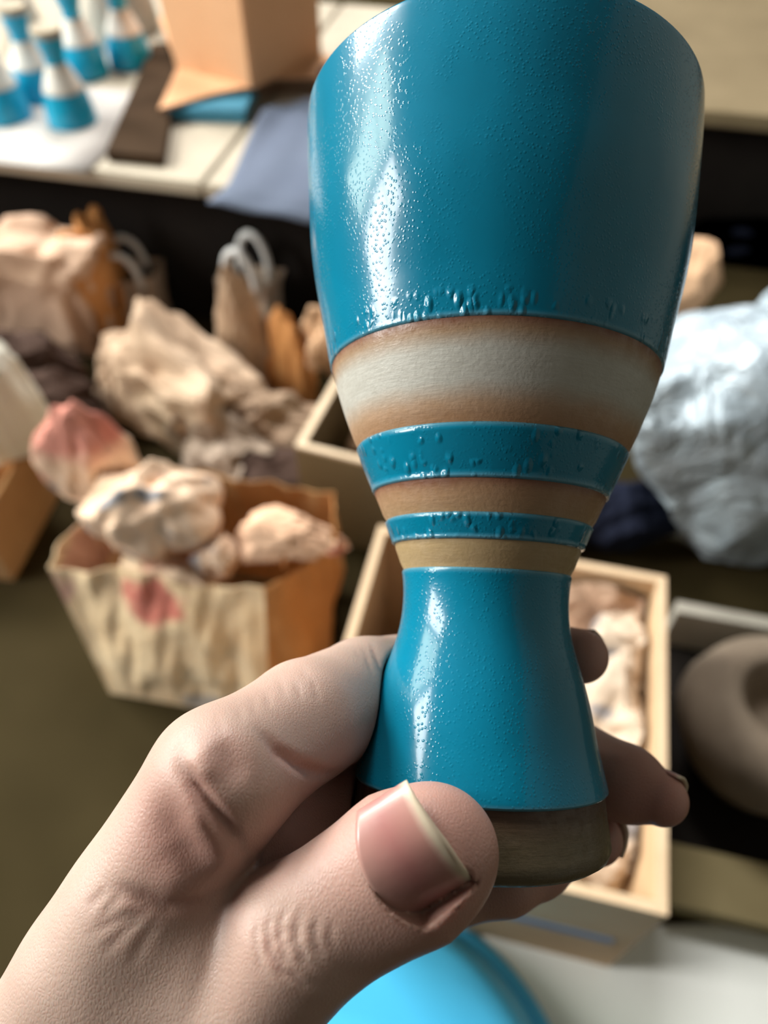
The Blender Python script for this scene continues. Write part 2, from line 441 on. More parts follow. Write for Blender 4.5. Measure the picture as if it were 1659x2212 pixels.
# ------------------------------------------------------------------ the bench with goblets
TZ, TY0, TY1, TX0, TX1 = .27, .96, 1.72, -1.42, -.20
tb = empty('low_table', ((TX0 + TX1) / 2, (TY0 + TY1) / 2, 0)); tag(tb, 'low pale-topped table with goblets and a salmon box on it', 'table')
cx, cy = tb.location.x, tb.location.y
def tl(x0, x1, y0, y1, z0, z1): return (x0 - cx, x1 - cx, y0 - cy, y1 - cy, z0, z1)
XS = at(440, 392, TZ).x
bx('board', M['table'], tb, *tl(TX0, XS - .002, TY0, TY1, TZ - .02, TZ), bev=.003)
bx('board', M['table'], tb, *tl(XS + .002, TX1, TY0 - .002, TY1, TZ - .022, TZ), bev=.003)
for lx in (TX0 + .03, TX1 - .03):
    for ly in (TY0 + .05, TY1 - .05):
        bx('leg', M['table_dark'], tb, *tl(lx - .02, lx + .02, ly - .02, ly + .02, 0, TZ - .022), bev=.002)
bx('front_panel', M['table_dark'], tb, *tl(TX0 + .06, TX1 - .06, TY0 + .05, TY0 + .062, 0, TZ - .022))  # dark panel added in place of the shade under the table

# right-hand bench at the back
b2 = empty('back_bench', (.55, 1.75, 0)); tag(b2, 'tan wooden bench top at the back behind the goblet bowl', 'bench')
bx('board', M['tan_board'], b2, -.62, .85, -.36, .36, .236, .26, bev=.003)
bx('front_panel', M['table_dark'], b2, -.60, .83, -.30, -.285, 0, .236)  # dark panel added in place of the shade under the bench
for sx in (-.58, .80):
    bx('leg', M['table_dark'], b2, sx - .02, sx + .02, .28, .32, 0, .236)

# ------------------------------------------------------------------ the goblet (profile in mm above its foot)
K_H = np.array([-37.2, -32, -26, -19, -12, -5, 0, 5, 10, 16, 22, 28, 36, 44, 52, 60, 68, 76, 84, 87])
K_R = np.array([21.6, 20.46, 19.2, 17.45, 15.34, 14.72, 15.43, 17.47, 19.59, 22.39, 24.99, 27.48, 30.18, 32.2, 34.1, 35.55, 36.4, 37.1, 37.55, 37.6])
def spl(x, y, q):
    n = len(x); h = np.diff(x); A = np.zeros((n, n)); b = np.zeros(n); A[0, 0] = A[-1, -1] = 1
    for i in range(1, n - 1):
        A[i, i - 1] = h[i - 1]; A[i, i] = 2 * (h[i - 1] + h[i]); A[i, i + 1] = h[i]
        b[i] = 6 * ((y[i + 1] - y[i]) / h[i] - (y[i] - y[i - 1]) / h[i - 1])
    Mm = np.linalg.solve(A, b); i = np.clip(np.searchsorted(x, q) - 1, 0, n - 2); d = h[i]
    a = (x[i + 1] - q) / d; c = (q - x[i]) / d
    return a * y[i] + c * y[i + 1] + ((a ** 3 - a) * Mm[i] + (c ** 3 - c) * Mm[i + 1]) * d * d / 6
def cup_r(h):
    h = np.asarray(h, float)
    r = spl(K_H, K_R, np.clip(h, -37.2, 87))
    foot = 21.1 + (-37.2 - h) * (1.3 / 9.0)
    return np.where(h < -37.2, foot, r)
H0 = -48.0
RIM = 86.8
BANDS = [('bowl_glaze', 35.94, RIM - .6), ('stripe_glaze', 13.0, 21.36), ('stripe_glaze', 3.73, 8.1), ('stem_glaze', -37.2, -.67)]

# glaze and clay materials; object coordinates run from the foot (z = 0) to the rim
def glaze_mat(name='turquoise_glaze', c1=(.0006, .135, .225), c2=(.0012, .165, .27)):
    m = NT(name)
    sep = m.n('ShaderNodeSeparateXYZ'); m.link(m.coord.outputs['Object'], sep.inputs[0]); z = sep.outputs[2]
    base = m.ramp(m.noise(45, 3, .5), [(.25, c1), (.75, c2)])
    # thin glaze at the edges of each glazed field goes milky grey-blue, showing the slip below
    edge = None
    mm = lambda h: (h - H0) * .001
    for n_, a, b in BANDS:
        for e, dirn in ((a, 1), (b, -1)):
            if n_ == 'bowl_glaze' and dirn == -1: continue
            q = m.maprange(m.math('ABSOLUTE', m.math('SUBTRACT', z, mm(e))), .0, .0011, 1, 0)
            edge = q if edge is None else m.math('MAXIMUM', edge, q)
    col = m.mix(m.math('MULTIPLY', edge, .45), base, (.16, .27, .30))
    m.set(Base_Color=col, Roughness=.24)
    m.b.inputs['Specular IOR Level'].default_value = .18
    m.b.inputs['Coat Weight'].default_value = .34; m.b.inputs['Coat Roughness'].default_value = .10
    # pinholes all over, pimples along the lower edges
    v = m.n('ShaderNodeTexVoronoi'); v.inputs['Scale'].default_value = 1500; m.link(m.coord.outputs['Object'], v.inputs['Vector'])
    pin = m.maprange(v.outputs['Distance'], .12, .42, 1, 0)
    msk = m.maprange(m.noise(70, 3), .36, .56)
    h1 = m.math('MULTIPLY', pin, msk)
    v2 = m.n('ShaderNodeTexVoronoi'); v2.inputs['Scale'].default_value = 620
    mp = m.n('ShaderNodeMapping'); mp.inputs['Scale'].default_value = (1, 1, .45); m.link(m.coord.outputs['Object'], mp.inputs[0]); m.link(mp.outputs[0], v2.inputs['Vector'])
    pim = m.maprange(v2.outputs['Distance'], .1, .55, 1, 0)
    low = None
    for e, wd in ((35.94, .0034), (13.0, .0036), (3.73, .0045), (18.5, .0022)):
        q = m.maprange(m.math('ABSOLUTE', m.math('SUBTRACT', z, mm(e) + .0014)), wd * .35, wd, 1, 0)
        low = q if low is None else m.math('MAXIMUM', low, q)
    low = m.math('MULTIPLY', low, m.maprange(m.noise(160, 2), .42, .58))
    h2 = m.math('MULTIPLY', pim, low)
    # slow waviness of the poured glaze, drawn out along the height
    mp2 = m.n('ShaderNodeMapping'); mp2.inputs['Scale'].default_value = (1, 1, .35); m.link(m.coord.outputs['Object'], mp2.inputs[0])
    n1 = m.bump(m.noise(60, 2, .5, mp2.outputs[0]), .22, .002)
    n2 = m.bump(h1, .20, .00018, n1)
    n3 = m.bump(h2, .55, .0006, n2)
    m.set(Normal=n3); m.link(n3, m.b.inputs['Coat Normal'])
    return m.m

def clay_mat(name='bare_stoneware', striped=True):
    m = NT(name)
    sep = m.n('ShaderNodeSeparateXYZ'); m.link(m.coord.outputs['Object'], sep.inputs[0]); z = sep.outputs[2]
    mm = lambda h: (h - H0) * .001
    # object z 0..0.135 -> ramp; scorched brown beside the glaze lines, pale slip in the wide band; thumb's shade put into the foot
    zz = m.math('ADD', z, m.math('MULTIPLY', m.math('SUBTRACT', m.noise(120, 3), .5), .0016))
    f = m.math('DIVIDE', zz, .135)
    p = lambda h: (h - H0) / 135.0
    brown, dk, pale = (.29, .165, .085), (.16, .06, .035), (.44, .43, .385)
    col = m.ramp(f, [(0, (.16, .14, .095)), (p(-47), (.10, .08, .045)), (p(-42), (.085, .064, .034)), (p(-37.6), (.06, .03, .02)), (p(-.7), (.33, .235, .12)), (p(3.0), (.33, .235, .12)),
                     (p(8.3), (.33, .21, .115)), (p(11.5), (.31, .18, .10)), (p(12.9), dk), (p(21.4), (.34, .19, .10)), (p(24.0), (.37, .24, .15)), (p(27.2), pale), (p(31.5), pale), (p(34.4), (.30, .19, .11)), (p(35.9), dk)])
    if not striped:
        col = m.ramp(f, [(0, (.42, .36, .27)), (p(-40), (.38, .30, .20)), (p(-2), (.62, .58, .52)), (p(20), (.80, .77, .71)), (p(32), (.80, .77, .71)), (p(36), (.45, .33, .22))])
    fine = m.n('ShaderNodeMapping'); fine.inputs['Scale'].default_value = (1, 1, 9); m.link(m.coord.outputs['Object'], fine.inputs[0])
    ring = m.noise(260, 4, .7, fine.outputs[0])
    col = m.mix(m.maprange(ring, .3, .7, 0, .12), col, (.20, .13, .08))
    m.set(Base_Color=col, Roughness=m.maprange(m.noise(500, 2), .35, .65, .32, .6))
    n1 = m.bump(ring, .13, .0004); n2 = m.bump(m.noise(1200, 2), .2, .0003, n1)
    m.set(Normal=n2)
    m.b.inputs['Specular IOR Level'].default_value = .4
    return m.m
M['glaze'] = glaze_mat(); M['clay'] = clay_mat()
M['glaze_bright'] = glaze_mat('bright_turquoise_glaze', (.008, .30, .50), (.012, .36, .58)); M['clay_pale'] = clay_mat('pale_stoneware', False)

def make_goblet(name, glaze='glaze', clay='clay', bands=None):
    bands = bands or BANDS
    root = empty(name)
    mm = .001
    hs = np.linspace(-47.0, RIM - 1.0, 110)
    out = [(0.0, 1.2), (.0175, 1.2 * mm), (.0188, 0.0), (.0206, 0.0), (.0219, .9 * mm)]
    out[0] = (0.0, 1.2 * mm)
    for h in hs[1:]:
        r = float(cup_r(h))
        if any(a < h < b for _, a, b in bands): r -= .32
        out.append((r * mm, (h - H0) * mm))
    rr = float(cup_r(RIM))
    for a in (25, 60, 90, 120, 155):
        t = math.radians(a); out.append(((rr - 1.9 + 1.55 * math.cos(t)) * mm, (RIM - 1.2 + 1.2 * math.sin(t) - H0) * mm))
    for h in np.linspace(RIM - 2.5, 20, 24):
        out.append((max(.5, float(cup_r(h)) - 3.6 - (1.5 if h < 26 else 0)) * mm, (h - H0) * mm))
    for r, h in ((15.5, 15.5), (10, 12.5), (5, 11.3), (0, 11)):
        out.append((r * mm, (h - H0) * mm))
    lathe('clay_body', out, M[clay], root, 128, wob=.0025)
    for nm, a, b in bands:
        pr = []
        e = .55
        pr.append(((float(cup_r(a)) - .55) * mm, (a - H0) * mm))
        thick = .22 if nm != 'stem_glaze' else .30
        for t in (20, 50, 80):
            tt = math.radians(t)
            pr.append(((float(cup_r(a + e)) - .45 + (.45 + thick) * math.sin(tt)) * mm, (a + e * (1 - math.cos(tt)) - H0) * mm))
        for h in np.linspace(a + e, b - e, max(8, int((b - a) * 1.3))):
            s = thick * (1 - .8 * min(1, (h - a) / 8.0)) if nm in ('bowl_glaze', 'stem_glaze') else thick * .7
            pr.append(((float(cup_r(h)) + s) * mm, (h - H0) * mm))
        for t in (70, 40, 10):
            tt = math.radians(t)
            pr.append(((float(cup_r(b - e)) - .45 + .5 * math.sin(tt)) * mm, (b - e + e * math.cos(tt) - H0) * mm))
        pr.append(((float(cup_r(b)) - .6) * mm, (b - H0) * mm))
        lathe(nm, pr, M[glaze], root, 160, wob=.0025)
    return root

def copy_tree(o, parent=None):
    c = o.copy(); COL.objects.link(c)
    if parent is not None: c.parent = parent
    for ch in list(o.children): copy_tree(ch, c)
    return c

# camera-space frame in millimetres: X right, Y down, Z away -> world
CAM_MM = Matrix((RT * .001, DN * .001, FW * .001)).transposed().to_4x4(); CAM_MM.translation = CAM
def cw(p): return CAM_MM @ Vector(p)
CUP_U = np.array([0.04882349, -0.98902284, 0.13946358]); CUP_U /= np.linalg.norm(CUP_U)
CUP_C = np.array([18.56235666, 10.44524669, 140.0])
gob = make_goblet('goblet')
zax = (RT * CUP_U[0] + DN * CUP_U[1] + FW * CUP_U[2]).normalized()
xax = (RT - zax * RT.dot(zax)).normalized(); yax = zax.cross(xax)
mw = Matrix((xax, yax, zax)).transposed().to_4x4(); mw.translation = cw(CUP_C + CUP_U * H0)
tag(gob, 'large turquoise glazed goblet with bare clay bands, held up in the hand', 'goblet')

# goblets standing upside down on the table (plain white band, no stripes)
plain = make_goblet('goblet', 'glaze_bright', 'clay_pale', [BANDS[0], BANDS[3]])
spots = [(160, 268, 'upside-down turquoise goblet nearest the table edge, beside the dark plank'),
         (20, 258, 'upside-down turquoise goblet cut by the left edge of the photo'),
         (88, 214, 'upside-down turquoise goblet between the front goblet and the leftmost one'),
         (190, 162, 'upside-down turquoise goblet behind the front one, half in shade'),
         (284, 140, 'upside-down turquoise goblet farthest right in the row, by the dark plank')]
for i, (px, py, lab) in enumerate(spots):
    g = plain if i == 0 else copy_tree(plain); p = at(px, py, TZ)
    g.matrix_world = Matrix.Translation((p.x, p.y, TZ + .1353)) @ Matrix.Rotation(math.pi, 4, 'X') @ Matrix.Rotation(i * 1.3, 4, 'Z')
    tag(g, lab, 'goblet', 'turquoise goblets drying upside down on the table')
gob.matrix_world = mw

# pale unglazed vessels behind them
def grey_vessel(px, py, sc, lab):
    p = at(px, py, TZ)
    prof = [(0, 0), (.034, 0), (.037, .004), (.036, .03), (.031, .06), (.022, .082), (.0155, .095), (.0165, .11), (.021, .13), (.022, .135), (.019, .136), (.0, .133)]
    o = lathe('unglazed_vessel', [(r * sc, z * sc) for r, z in prof], M['grey_clay'], None, 48)
    o.location = (p.x, p.y, TZ); tag(o, lab, 'vessel', 'unglazed vessels on the table')
grey_vessel(300, 66, 1.1, 'bare grey clay vessel beside the salmon cardboard box')
grey_vessel(236, 92, 1.0, 'slim bare grey clay vessel between two turquoise goblets')
grey_vessel(60, 92, 1.0, 'bare grey clay vessel at the back of the goblet group')

# white sheet under the goblets
def flat_quad(name, px4, z, th, mat, lab, cat, n=6, wob=.0008):
    o = slab(name, [at(x, y, z) for x, y in px4], th, mat, None, n, wob, 3)
    return tag(o, lab, cat)
sh = slab('paper_sheet', [(TX0 + .02, TY0 - .012, TZ + .0035), (at(232, 330, TZ).x, TY0 - .012, TZ + .0035), (at(232, 330, TZ).x, TY0 + .26, TZ + .0035), (TX0 + .02, TY0 + .26, TZ + .0035)], .0022, M['white_paper'], None, 10, .0006, 3)
tag(sh, 'white paper sheet spread under the upside-down goblets', 'paper sheet')
# dark plank
pts = [at(228, 326, TZ + .016), at(352, 338, TZ + .016), at(392, 92, TZ + .016), at(330, 92, TZ + .016)]
pk = slab('wooden_plank', pts, .0155, M['dark_board'], None, 1); tag(pk, 'dark brown plank lying across the pale table top', 'plank')

# salmon cardboard box standing upside down with splayed flaps
bp = at(545, 190, TZ + .03)
sb = empty('cardboard_box', (bp.x, bp.y, TZ + .03), math.radians(0)); tag(sb, 'salmon cardboard box stood on its open flaps on the table', 'box')
e_l = (at(385, 150, TZ + .03) - at(545, 190, TZ + .03)); e_l.z = 0
e_r = (at(625, 150, TZ + .03) - at(545, 190, TZ + .03)); e_r.z = 0
e_r = e_r.normalized() * .17; hb = .20
def ql(a, b, c, d, nm, th=.004, mat='salmon_card'): slab(nm, [a, b, c, d], th, M[mat], sb, 1)
O = Vector((0, 0, 0)); U = Vector((0, 0, hb))
lean = Vector((.0, .03, 0))
ql(O, e_l, e_l + U * 1.0 + e_l * .12, U + lean * 0, 'side_panel')
ql(e_r, O, U, e_r + U, 'side_panel')
ql(e_l, e_l + e_r, e_l + e_r + U, e_l + U + e_l * .12, 'side_panel')
ql(e_l + e_r, e_r, e_r + U, e_l + e_r + U, 'side_panel')
ql(U, e_l + U + e_l * .12, e_l + e_r + U, e_r + U, 'bottom_panel')
fl = (at(345, 240, TZ + .024) - sb.location)
ql(O, at(470, 205, TZ + .024) - sb.location, fl, e_l, 'flap')
ql(e_r, e_r + Vector((.10, -.01, -.022)), Vector((.115, .03, -.022)) + e_r * .6, O + e_r * .25, 'flap')
ql(e_l, at(345, 45, TZ + .03) - sb.location, at(360, 30, TZ + .03) - sb.location, e_l + e_r * .4, 'flap')

# blue flat carton below it
p0, p1 = at(352, 262, TZ), at(532, 268, TZ)
bb = empty('blue_carton', (p0.x, p0.y, TZ)); tag(bb, 'flat blue carton in front of the salmon box', 'carton')
Lb = (p1 - p0).length
o = bx('carton_body', M['blue_card'], bb, 0, Lb, 0, .10, 0, .016, bev=.002)
o = bx('lid', M['blue_card'], bb, -.002, Lb + .002, -.002, .102, .0162, .0205, bev=.002)
bb.rotation_euler.z = math.atan2(p1.y - p0.y, p1.x - p0.x)

# slate cloth over the edge
c1, c2 = at(566, 236, TZ + .006), at(700, 205, TZ + .006)
cl = bmesh.new()
ny = 14
e0 = at(500, 398, TZ + .006); e1_ = at(668, 415, TZ + .006)
top = [Vector((c1.x, c1.y, TZ + .006)), Vector((c2.x, c2.y, TZ + .006))]
edge = [Vector((e0.x - .005, TY0 - .006, TZ + .006)), Vector((e1_.x + .03, TY0 - .006, TZ + .006))]
bot = [edge[0] + Vector((-.02, -.03, -.012)), edge[1] + Vector((-.01, -.035, -.02))]
rows = []
for k in range(ny + 1):
    t = k / ny
    if t < .75: s = t / .75; a, b = top[0].lerp(edge[0], s), top[1].lerp(edge[1], s)
    else: s = (t - .75) / .25; a, b = edge[0].lerp(bot[0], s), edge[1].lerp(bot[1], s)
    rows.append([cl.verts.new(a.lerp(b, i / 12) + Vector((0, 0, .0015 * math.sin(i * .9 + k * .5)))) for i in range(13)])
for r0, r1 in zip(rows[:-1], rows[1:]):
    for i in range(12): cl.faces.new((r0[i], r1[i], r1[i + 1], r0[i + 1]))
o = bm_obj('folded_cloth', cl, M['slate_cloth'], None, True); md = o.modifiers.new('thickness', 'SOLIDIFY'); md.thickness = .003
tag(o, 'slate blue cloth hanging over the front edge of the table', 'cloth')
p = at(630, 170, TZ)
o = crumple('dark_cloth', (p.x + .16, p.y - .05, TZ + .030), (.09, .05, .026), M['navy'], None, 21, .10, 6, .9, 3, 0, -.027)
tag(o, 'dark navy cloth heaped behind the slate cloth', 'cloth')

# ------------------------------------------------------------------ bags and paper on the floor
def paper_bag(name, px, py, zb, wx, wy, h, mat, lab, rz=0, seed=1, amp=.012, handle=None, flare=.0, jag=.012, fill=None, group=None):
    p = at(px, py, zb)
    r = empty(name, (p.x, min(p.y, TY0 - .005), 0), rz); tag(r, lab, 'paper bag', group)
    path = [(-wx / 2, -wy / 2), (wx / 2, -wy / 2), (wx / 2, wy / 2), (-wx / 2, wy / 2)]
    sheet_wall('bag_wall', path, .0, h, mat, r, seed, amp, 12, .012, .0012, jag, flare)
    bx('bag_bottom', mat, r, -wx / 2 * .97, wx / 2 * .97, -wy / 2 * .97, wy / 2 * .97, 0.001, .003)
    c, s_ = math.cos(rz), math.sin(rz); e = .008
    bv = [Vector((r.location.x + x * c - y * s_, r.location.y + x * s_ + y * c, z)) for z in (0, h) for x, y in ((-wx / 2 - e, -wy / 2 - e), (wx / 2 + e, -wy / 2 - e), (wx / 2 + e, wy / 2 + e), (-wx / 2 - e, wy / 2 + e))]
    SOLIDS.append((BVHTree.FromPolygons(bv, [(3, 2, 1, 0), (4, 5, 6, 7), (0, 1, 5, 4), (1, 2, 6, 5), (2, 3, 7, 6), (3, 0, 4, 7)]), [min(v[i] for v in bv) for i in range(3)], [max(v[i] for v in bv) for i in range(3)], None))
    if handle:
        hw, hh, hm = handle
        for sy in (-1, 1):
            pts = []
            for k in range(15):
                t = math.pi * k / 14
                pts.append((-hw / 2 * math.cos(t), sy * wy / 2 * .9, h - .02 + hh * math.sin(t) ** .7))
            tube_mesh('handle', pts, .0055, hm, r)
    return r

def heap(name, px, py, zc, rad, mat, lab, cat, seed, amp=.14, sub=4, rz=0, n=7, scale=.9, group=None, power=1.0, tilt=0.0, on_floor=True, peak=0.0):
    p = at(px, py, zc)
    o = crumple(name, (p.x, p.y, zc), rad, M[mat], None, seed, amp, n, scale, sub, rz, (-zc + .002) if on_floor else None, power, tilt, peak)
    settle(o, FLOOR_CLAMP)
    return tag(o, lab, cat, group)
FLOOR_CLAMP = lambda v: Vector((v.x, min(v.y, (TY0 + .040) if v.x < TX1 and v.z < TZ else 1.375), max(v.z, .002)))

# far row
paper_bag('paper_bag', 322, 690, .0, .100, .055, .115, M['kraft_grey'], 'small brown carrier bag with white handles under the table', .25, 4, .006, (.055, .060, M['handle_white']), jag=.004)
paper_bag('paper_bag', 606, 660, .0, .085, .055, .135, M['kraft_grey'], 'brown carrier bag with broad white handles beside the goblet bowl', -.1, 9, .006, (.050, .075, M['handle_white']), jag=.004)
heap('crumpled_bag', 85, 640, .095, (.125, .060, .105), 'kraft_pink', 'big crumpled kraft bag at the left, in front of the table', 'paper bag', 11, .10, 5, .15, 8, .7, power=.6)
heap('crumpled_bag', 228, 605, .105, (.026, .045, .115), 'kraft_orange', 'narrow orange kraft bag squeezed beside the big crumpled bag', 'paper bag', 15, .08, 4, .1, 6, .9, power=.7)
heap('crumpled_bag', 525, 745, .085, (.062, .045, .120), 'kraft_pale', 'pale crumpled paper bag peaking up behind the front heap', 'paper bag', 23, .13, 5, .3, 8, .7, peak=.55)
heap('crumpled_bag', 628, 790, .060, (.066, .035, .100), 'kraft_orange', 'orange kraft bag behind the cardboard box rim', 'paper bag', 31, .09, 4, -.5, 6, .9, peak=.5)
heap('crumpled_paper', 400, 860, .070, (.135, .065, .088), 'kraft_pale', 'wide heap of crumpled brown paper behind the front bag', 'paper', 37, .13, 5, -.35, 9, .65, tilt=.22, power=.8)
heap('crumpled_paper', 575, 935, .050, (.085, .045, .060), 'kraft_dusty', 'low crumpled brown paper beside the pale box rim', 'paper', 41, .15, 4, .2, 8, .7)
heap('crumpled_paper', 700, 735, .110, (.032, .03, .055), 'terracotta', 'small peach crumpled wad at the left edge of the goblet', 'paper', 44, .15, 4, .2, 8, .8)
heap('shade_heap', 120, 900, .050, (.075, .05, .065), 'gap_shade', 'dark heap added for the shaded gap left of the front bag', 'bag', 47, .12, 4, .2, 8, .8)  # dark heaps put where the gaps are only in shade
heap('shade_heap', 610, 1050, .045, (.075, .045, .05), 'gap_shade', 'dark heap added for the shaded gap right behind the front bag', 'bag', 49, .12, 4, .2, 8, .8)
heap('crumpled_paper', 300, 800, .060, (.060, .045, .060), 'kraft_dusty', 'crumpled brown paper below the small carrier bag', 'paper', 51, .13, 4, .6, 8, .7)
heap('crumpled_paper', 480, 985, .055, (.070, .045, .055), 'kraft_grey', 'greyish crumpled paper right above the middle wad of the front bag', 'paper', 52, .13, 4, -.4, 8, .7)
heap('shade_heap', 35, 800, .060, (.10, .05, .075), 'gap_shade', 'dark heap added for the shaded gap below the big crumpled bag at left', 'bag', 54, .12, 4, .2, 8, .8)
heap('shade_heap', 1325, 1120, .05, (.062, .05, .05), 'navy', 'dark navy heap added for the shaded gap between the goblet and the silver plastic bag', 'bundle', 55, .1, 4, .3, 6)  # dark fill where the gap is only shaded
# cream bag at left edge on a carton
p = at(20, 1150, .0)
lb = empty('open_carton', (p.x - .06, p.y, 0), .1); tag(lb, 'brown carton cut by the left edge below the cream bag', 'carton')
for a in ((-.10, .10, -.08, -.076), (-.10, .10, .076, .08)): bx('side_panel', M['kraft'], lb, *a, 0, .11)
for a in ((-.10, -.096, -.076, .076), (.096, .10, -.076, .076)): bx('side_panel', M['kraft'], lb, *a, 0, .11)
bx('bottom_panel', M['kraft'], lb, -.096, .096, -.076, .076, 0, .004)
pc = at(-8, 905, .15)
o = crumple('cream_bag', (pc.x, pc.y, .15), (.062, .045, .14), M['cream_paper'], None, 53, .07, 6, 1.0, 4, .1, None, .7)
settle(o, lambda v: Vector((v.x, v.y, max(v.z, .115))))
tag(o, 'cream paper bag at the left edge of the photo', 'paper bag')

# the front bag: wide open mouth, printed packing paper inside
fb = empty('paper_bag', (0, 0, 0)); tag(fb, 'open kraft bag stuffed with printed packing paper, in front at left', 'paper bag')
fb.location = (-.295, .43, 0)
def paper_patch(name, quad, mat, parent, seed, amp=.007, n=26, thick=.0012, rim=.0):
    a, b, c, d = [np.array(p, float) for p in quad]
    nn = np.cross(b - a, d - a); nn /= np.linalg.norm(nn)
    V = np.array([(a * (1 - u) + b * u) * (1 - v) + (d * (1 - u) + c * u) * v for v in np.linspace(0, 1, n + 1) for u in np.linspace(0, 1, n + 1)])
    uu = np.tile(np.linspace(0, 1, n + 1), n + 1); vv = np.repeat(np.linspace(0, 1, n + 1), n + 1)
    env = np.clip(np.minimum(uu, 1 - uu) * 8, 0, 1) * np.clip(vv * 5, 0, 1)
    W = V * np.array([1.3, 1.3, .55])
    V = V + nn * ((folds(W, seed, amp, 5, .075) + folds(W, seed + 3, amp * .5, 6, .03)) * env)[:, None]
    V = V + nn * (.010 * np.sin(vv * math.pi) * np.sin(uu * math.pi))[:, None]
    V[:, 2] += vv ** 4 * rim * np.sin(uu * 9 + seed) * np.clip(np.minimum(uu, 1 - uu) * 8, 0, 1)
    Fc = [(j * (n + 1) + i, j * (n + 1) + i + 1, (j + 1) * (n + 1) + i + 1, (j + 1) * (n + 1) + i) for j in range(n) for i in range(n)]
    o = mesh_obj(name, V - np.array(parent.location), Fc, M[mat], parent)
    md = o.modifiers.new('thickness', 'SOLIDIFY'); md.thickness = thick; md.offset = -1
    return o
Lb, Cb, Rb_, Qb, Bb = (-.392, .322, .002), (-.205, .331, .002), (-.160, .415, .002), (-.185, .515, .002), (-.385, .505, .002)
Lt, Ct, Rt_, Qt, Bt = (-.436, .371, .165), (-.214, .396, .165), (-.158, .452, .170), (-.180, .535, .165), (-.425, .525, .165)
paper_patch('front_wall', (Lb, Cb, Ct, Lt), 'bag_front', fb, 61, .0055, 30, rim=.006)
paper_patch('side_wall', (Cb, Rb_, Rt_, Ct), 'kraft_orange', fb, 63, .005, 18, rim=.004)  # darker orange than the front: the side's shade is in the colour
paper_patch('side_wall', (Rb_, Qb, Qt, Rt_), 'kraft_orange', fb, 65, .005, 18, rim=.004)
paper_patch('back_wall', (Qb, Bb, Bt, Qt), 'kraft', fb, 67, .006, 24, rim=.005)
paper_patch('side_wall', (Bb, Lb, Lt, Bt), 'bag_front', fb, 69, .007, 24, rim=.006)
slab('bag_bottom', [np.array(p) + np.array((0, 0, .001)) - np.array(fb.location) for p in ((-.38, .33, .002), (-.21, .338, .002), (-.19, .505, .002), (-.378, .498, .002))], .001, M['kraft'], fb)
def wad(px, py, zc, rad, mat, lab, seed, amp=.14, rz=0., tilt=0., sub=5, peak=0., power=1.):
    p = at(px, py, zc); o = crumple('packing_paper', (p.x, p.y, zc), rad, M[mat], None, seed, amp, 7, .8, sub, rz, None, power, tilt, peak)
    settle(o, clamp_poly(-.297, .432, .08, .088, .072, .006, .178))
    return tag(o, lab, 'paper', 'packing paper in the front bag')
wad(345, 1110, .190, (.066, .048, .066), 'newsprint_grey', 'grey-printed packing paper wad in the middle of the front bag', 73, .09, .4, .15)
wad(212, 1025, .195, (.056, .044, .100), 'newsprint_top', 'tall printed packing paper with a red top rising from the front bag', 71, .09, .2, -.10, peak=.2)
wad(470, 1195, .165, (.024, .022, .024), 'newsprint_grey', 'small pale wad of packing paper beside the folded kraft flap', 75, .09, .4, .15, 4)
wad(350, 1265, .110, (.070, .030, .045), 'newsprint_red', 'packing paper with red print down inside the front bag mouth', 79, .11, .1)
wad(610, 1160, .195, (.060, .026, .030), 'kraft_peach', 'peach kraft flap folded over the right of the front bag', 87, .08, -.25, -.45, 5)
wad(738, 1205, .165, (.010, .012, .030), 'newsprint_red', 'small pink paper tip poking out beside the goblet', 89, .12, -.5, .0, 3)

# ------------------------------------------------------------------ cardboard box at right with crumpled paper
def carton(name, x0, x1, y0, y1, h, lab, th=.005, mat='card', floor_z=0.0):
    r = empty(name, ((x0 + x1) / 2, (y0 + y1) / 2, floor_z)); tag(r, lab, 'box')
    w, d = (x1 - x0) / 2, (y1 - y0) / 2
    bx('front_panel', M[mat], r, -w, w, -d, -d + th, 0, h)
    bx('back_panel', M[mat], r, -w, w, d - th, d, 0, h)
    bx('side_panel', M[mat], r, -w, -w + th, -d + th, d - th, 0, h)
    bx('side_panel', M[mat], r, w - th, w, -d + th, d - th, 0, h)
    bx('bottom_panel', M[mat], r, -w + th, w - th, -d + th, d - th, 0, th)
    return r, w, d
S = .64
BXR = (-.115, .262 * S, .272 * S, .745 * S, .30 * S)
r, w_, d_ = carton('cardboard_box', *BXR[:4], BXR[4], 'open cardboard box full of crumpled printed paper, right of the goblet', .008)
for a in ((-w_ + .008, w_ - .008, -d_, -d_ + .008), (-w_ + .008, w_ - .008, d_ - .008, d_)):
    bx('rim', M['card_edge'], r, *a, BXR[4], BXR[4] + .003)
for s_ in (-1, 1):
    bx('rim', M['card_edge'], r, min(s_ * w_, s_ * (w_ - .008)), max(s_ * w_, s_ * (w_ - .008)), -d_, d_, BXR[4], BXR[4] + .003)
a, b = at(1128, 1962, .10), at(1282, 2005, .10)
bx('printed_line', M['blue_print'], r, .03, .125, -d_ - .0012, -d_, .088, .100)
def bwad(px, py, zc, rad, mat, lab, seed, amp=.14, rz=0., sub=4):
    p = at(px, py, zc); o = crumple('packing_paper', (p.x, p.y, zc), rad, M[mat], None, seed, amp, 8, .8, sub, rz)
    settle(o, clamp_box(BXR[0] + .014, BXR[1] - .014, BXR[2] + .014, BXR[3] - .014, .008, .20))
    return tag(o, lab, 'paper', 'packing paper in the cardboard box')
bwad(1310, 1320, .13, (.07, .045, .05), 'kraft_pink', 'reddish packing paper at the back of the cardboard box', 101, .14, .2)
bwad(1335, 1450, .13, (.05, .05, .05), 'box_news', 'grey-printed wad behind the index fingertip', 103, .14, .9)
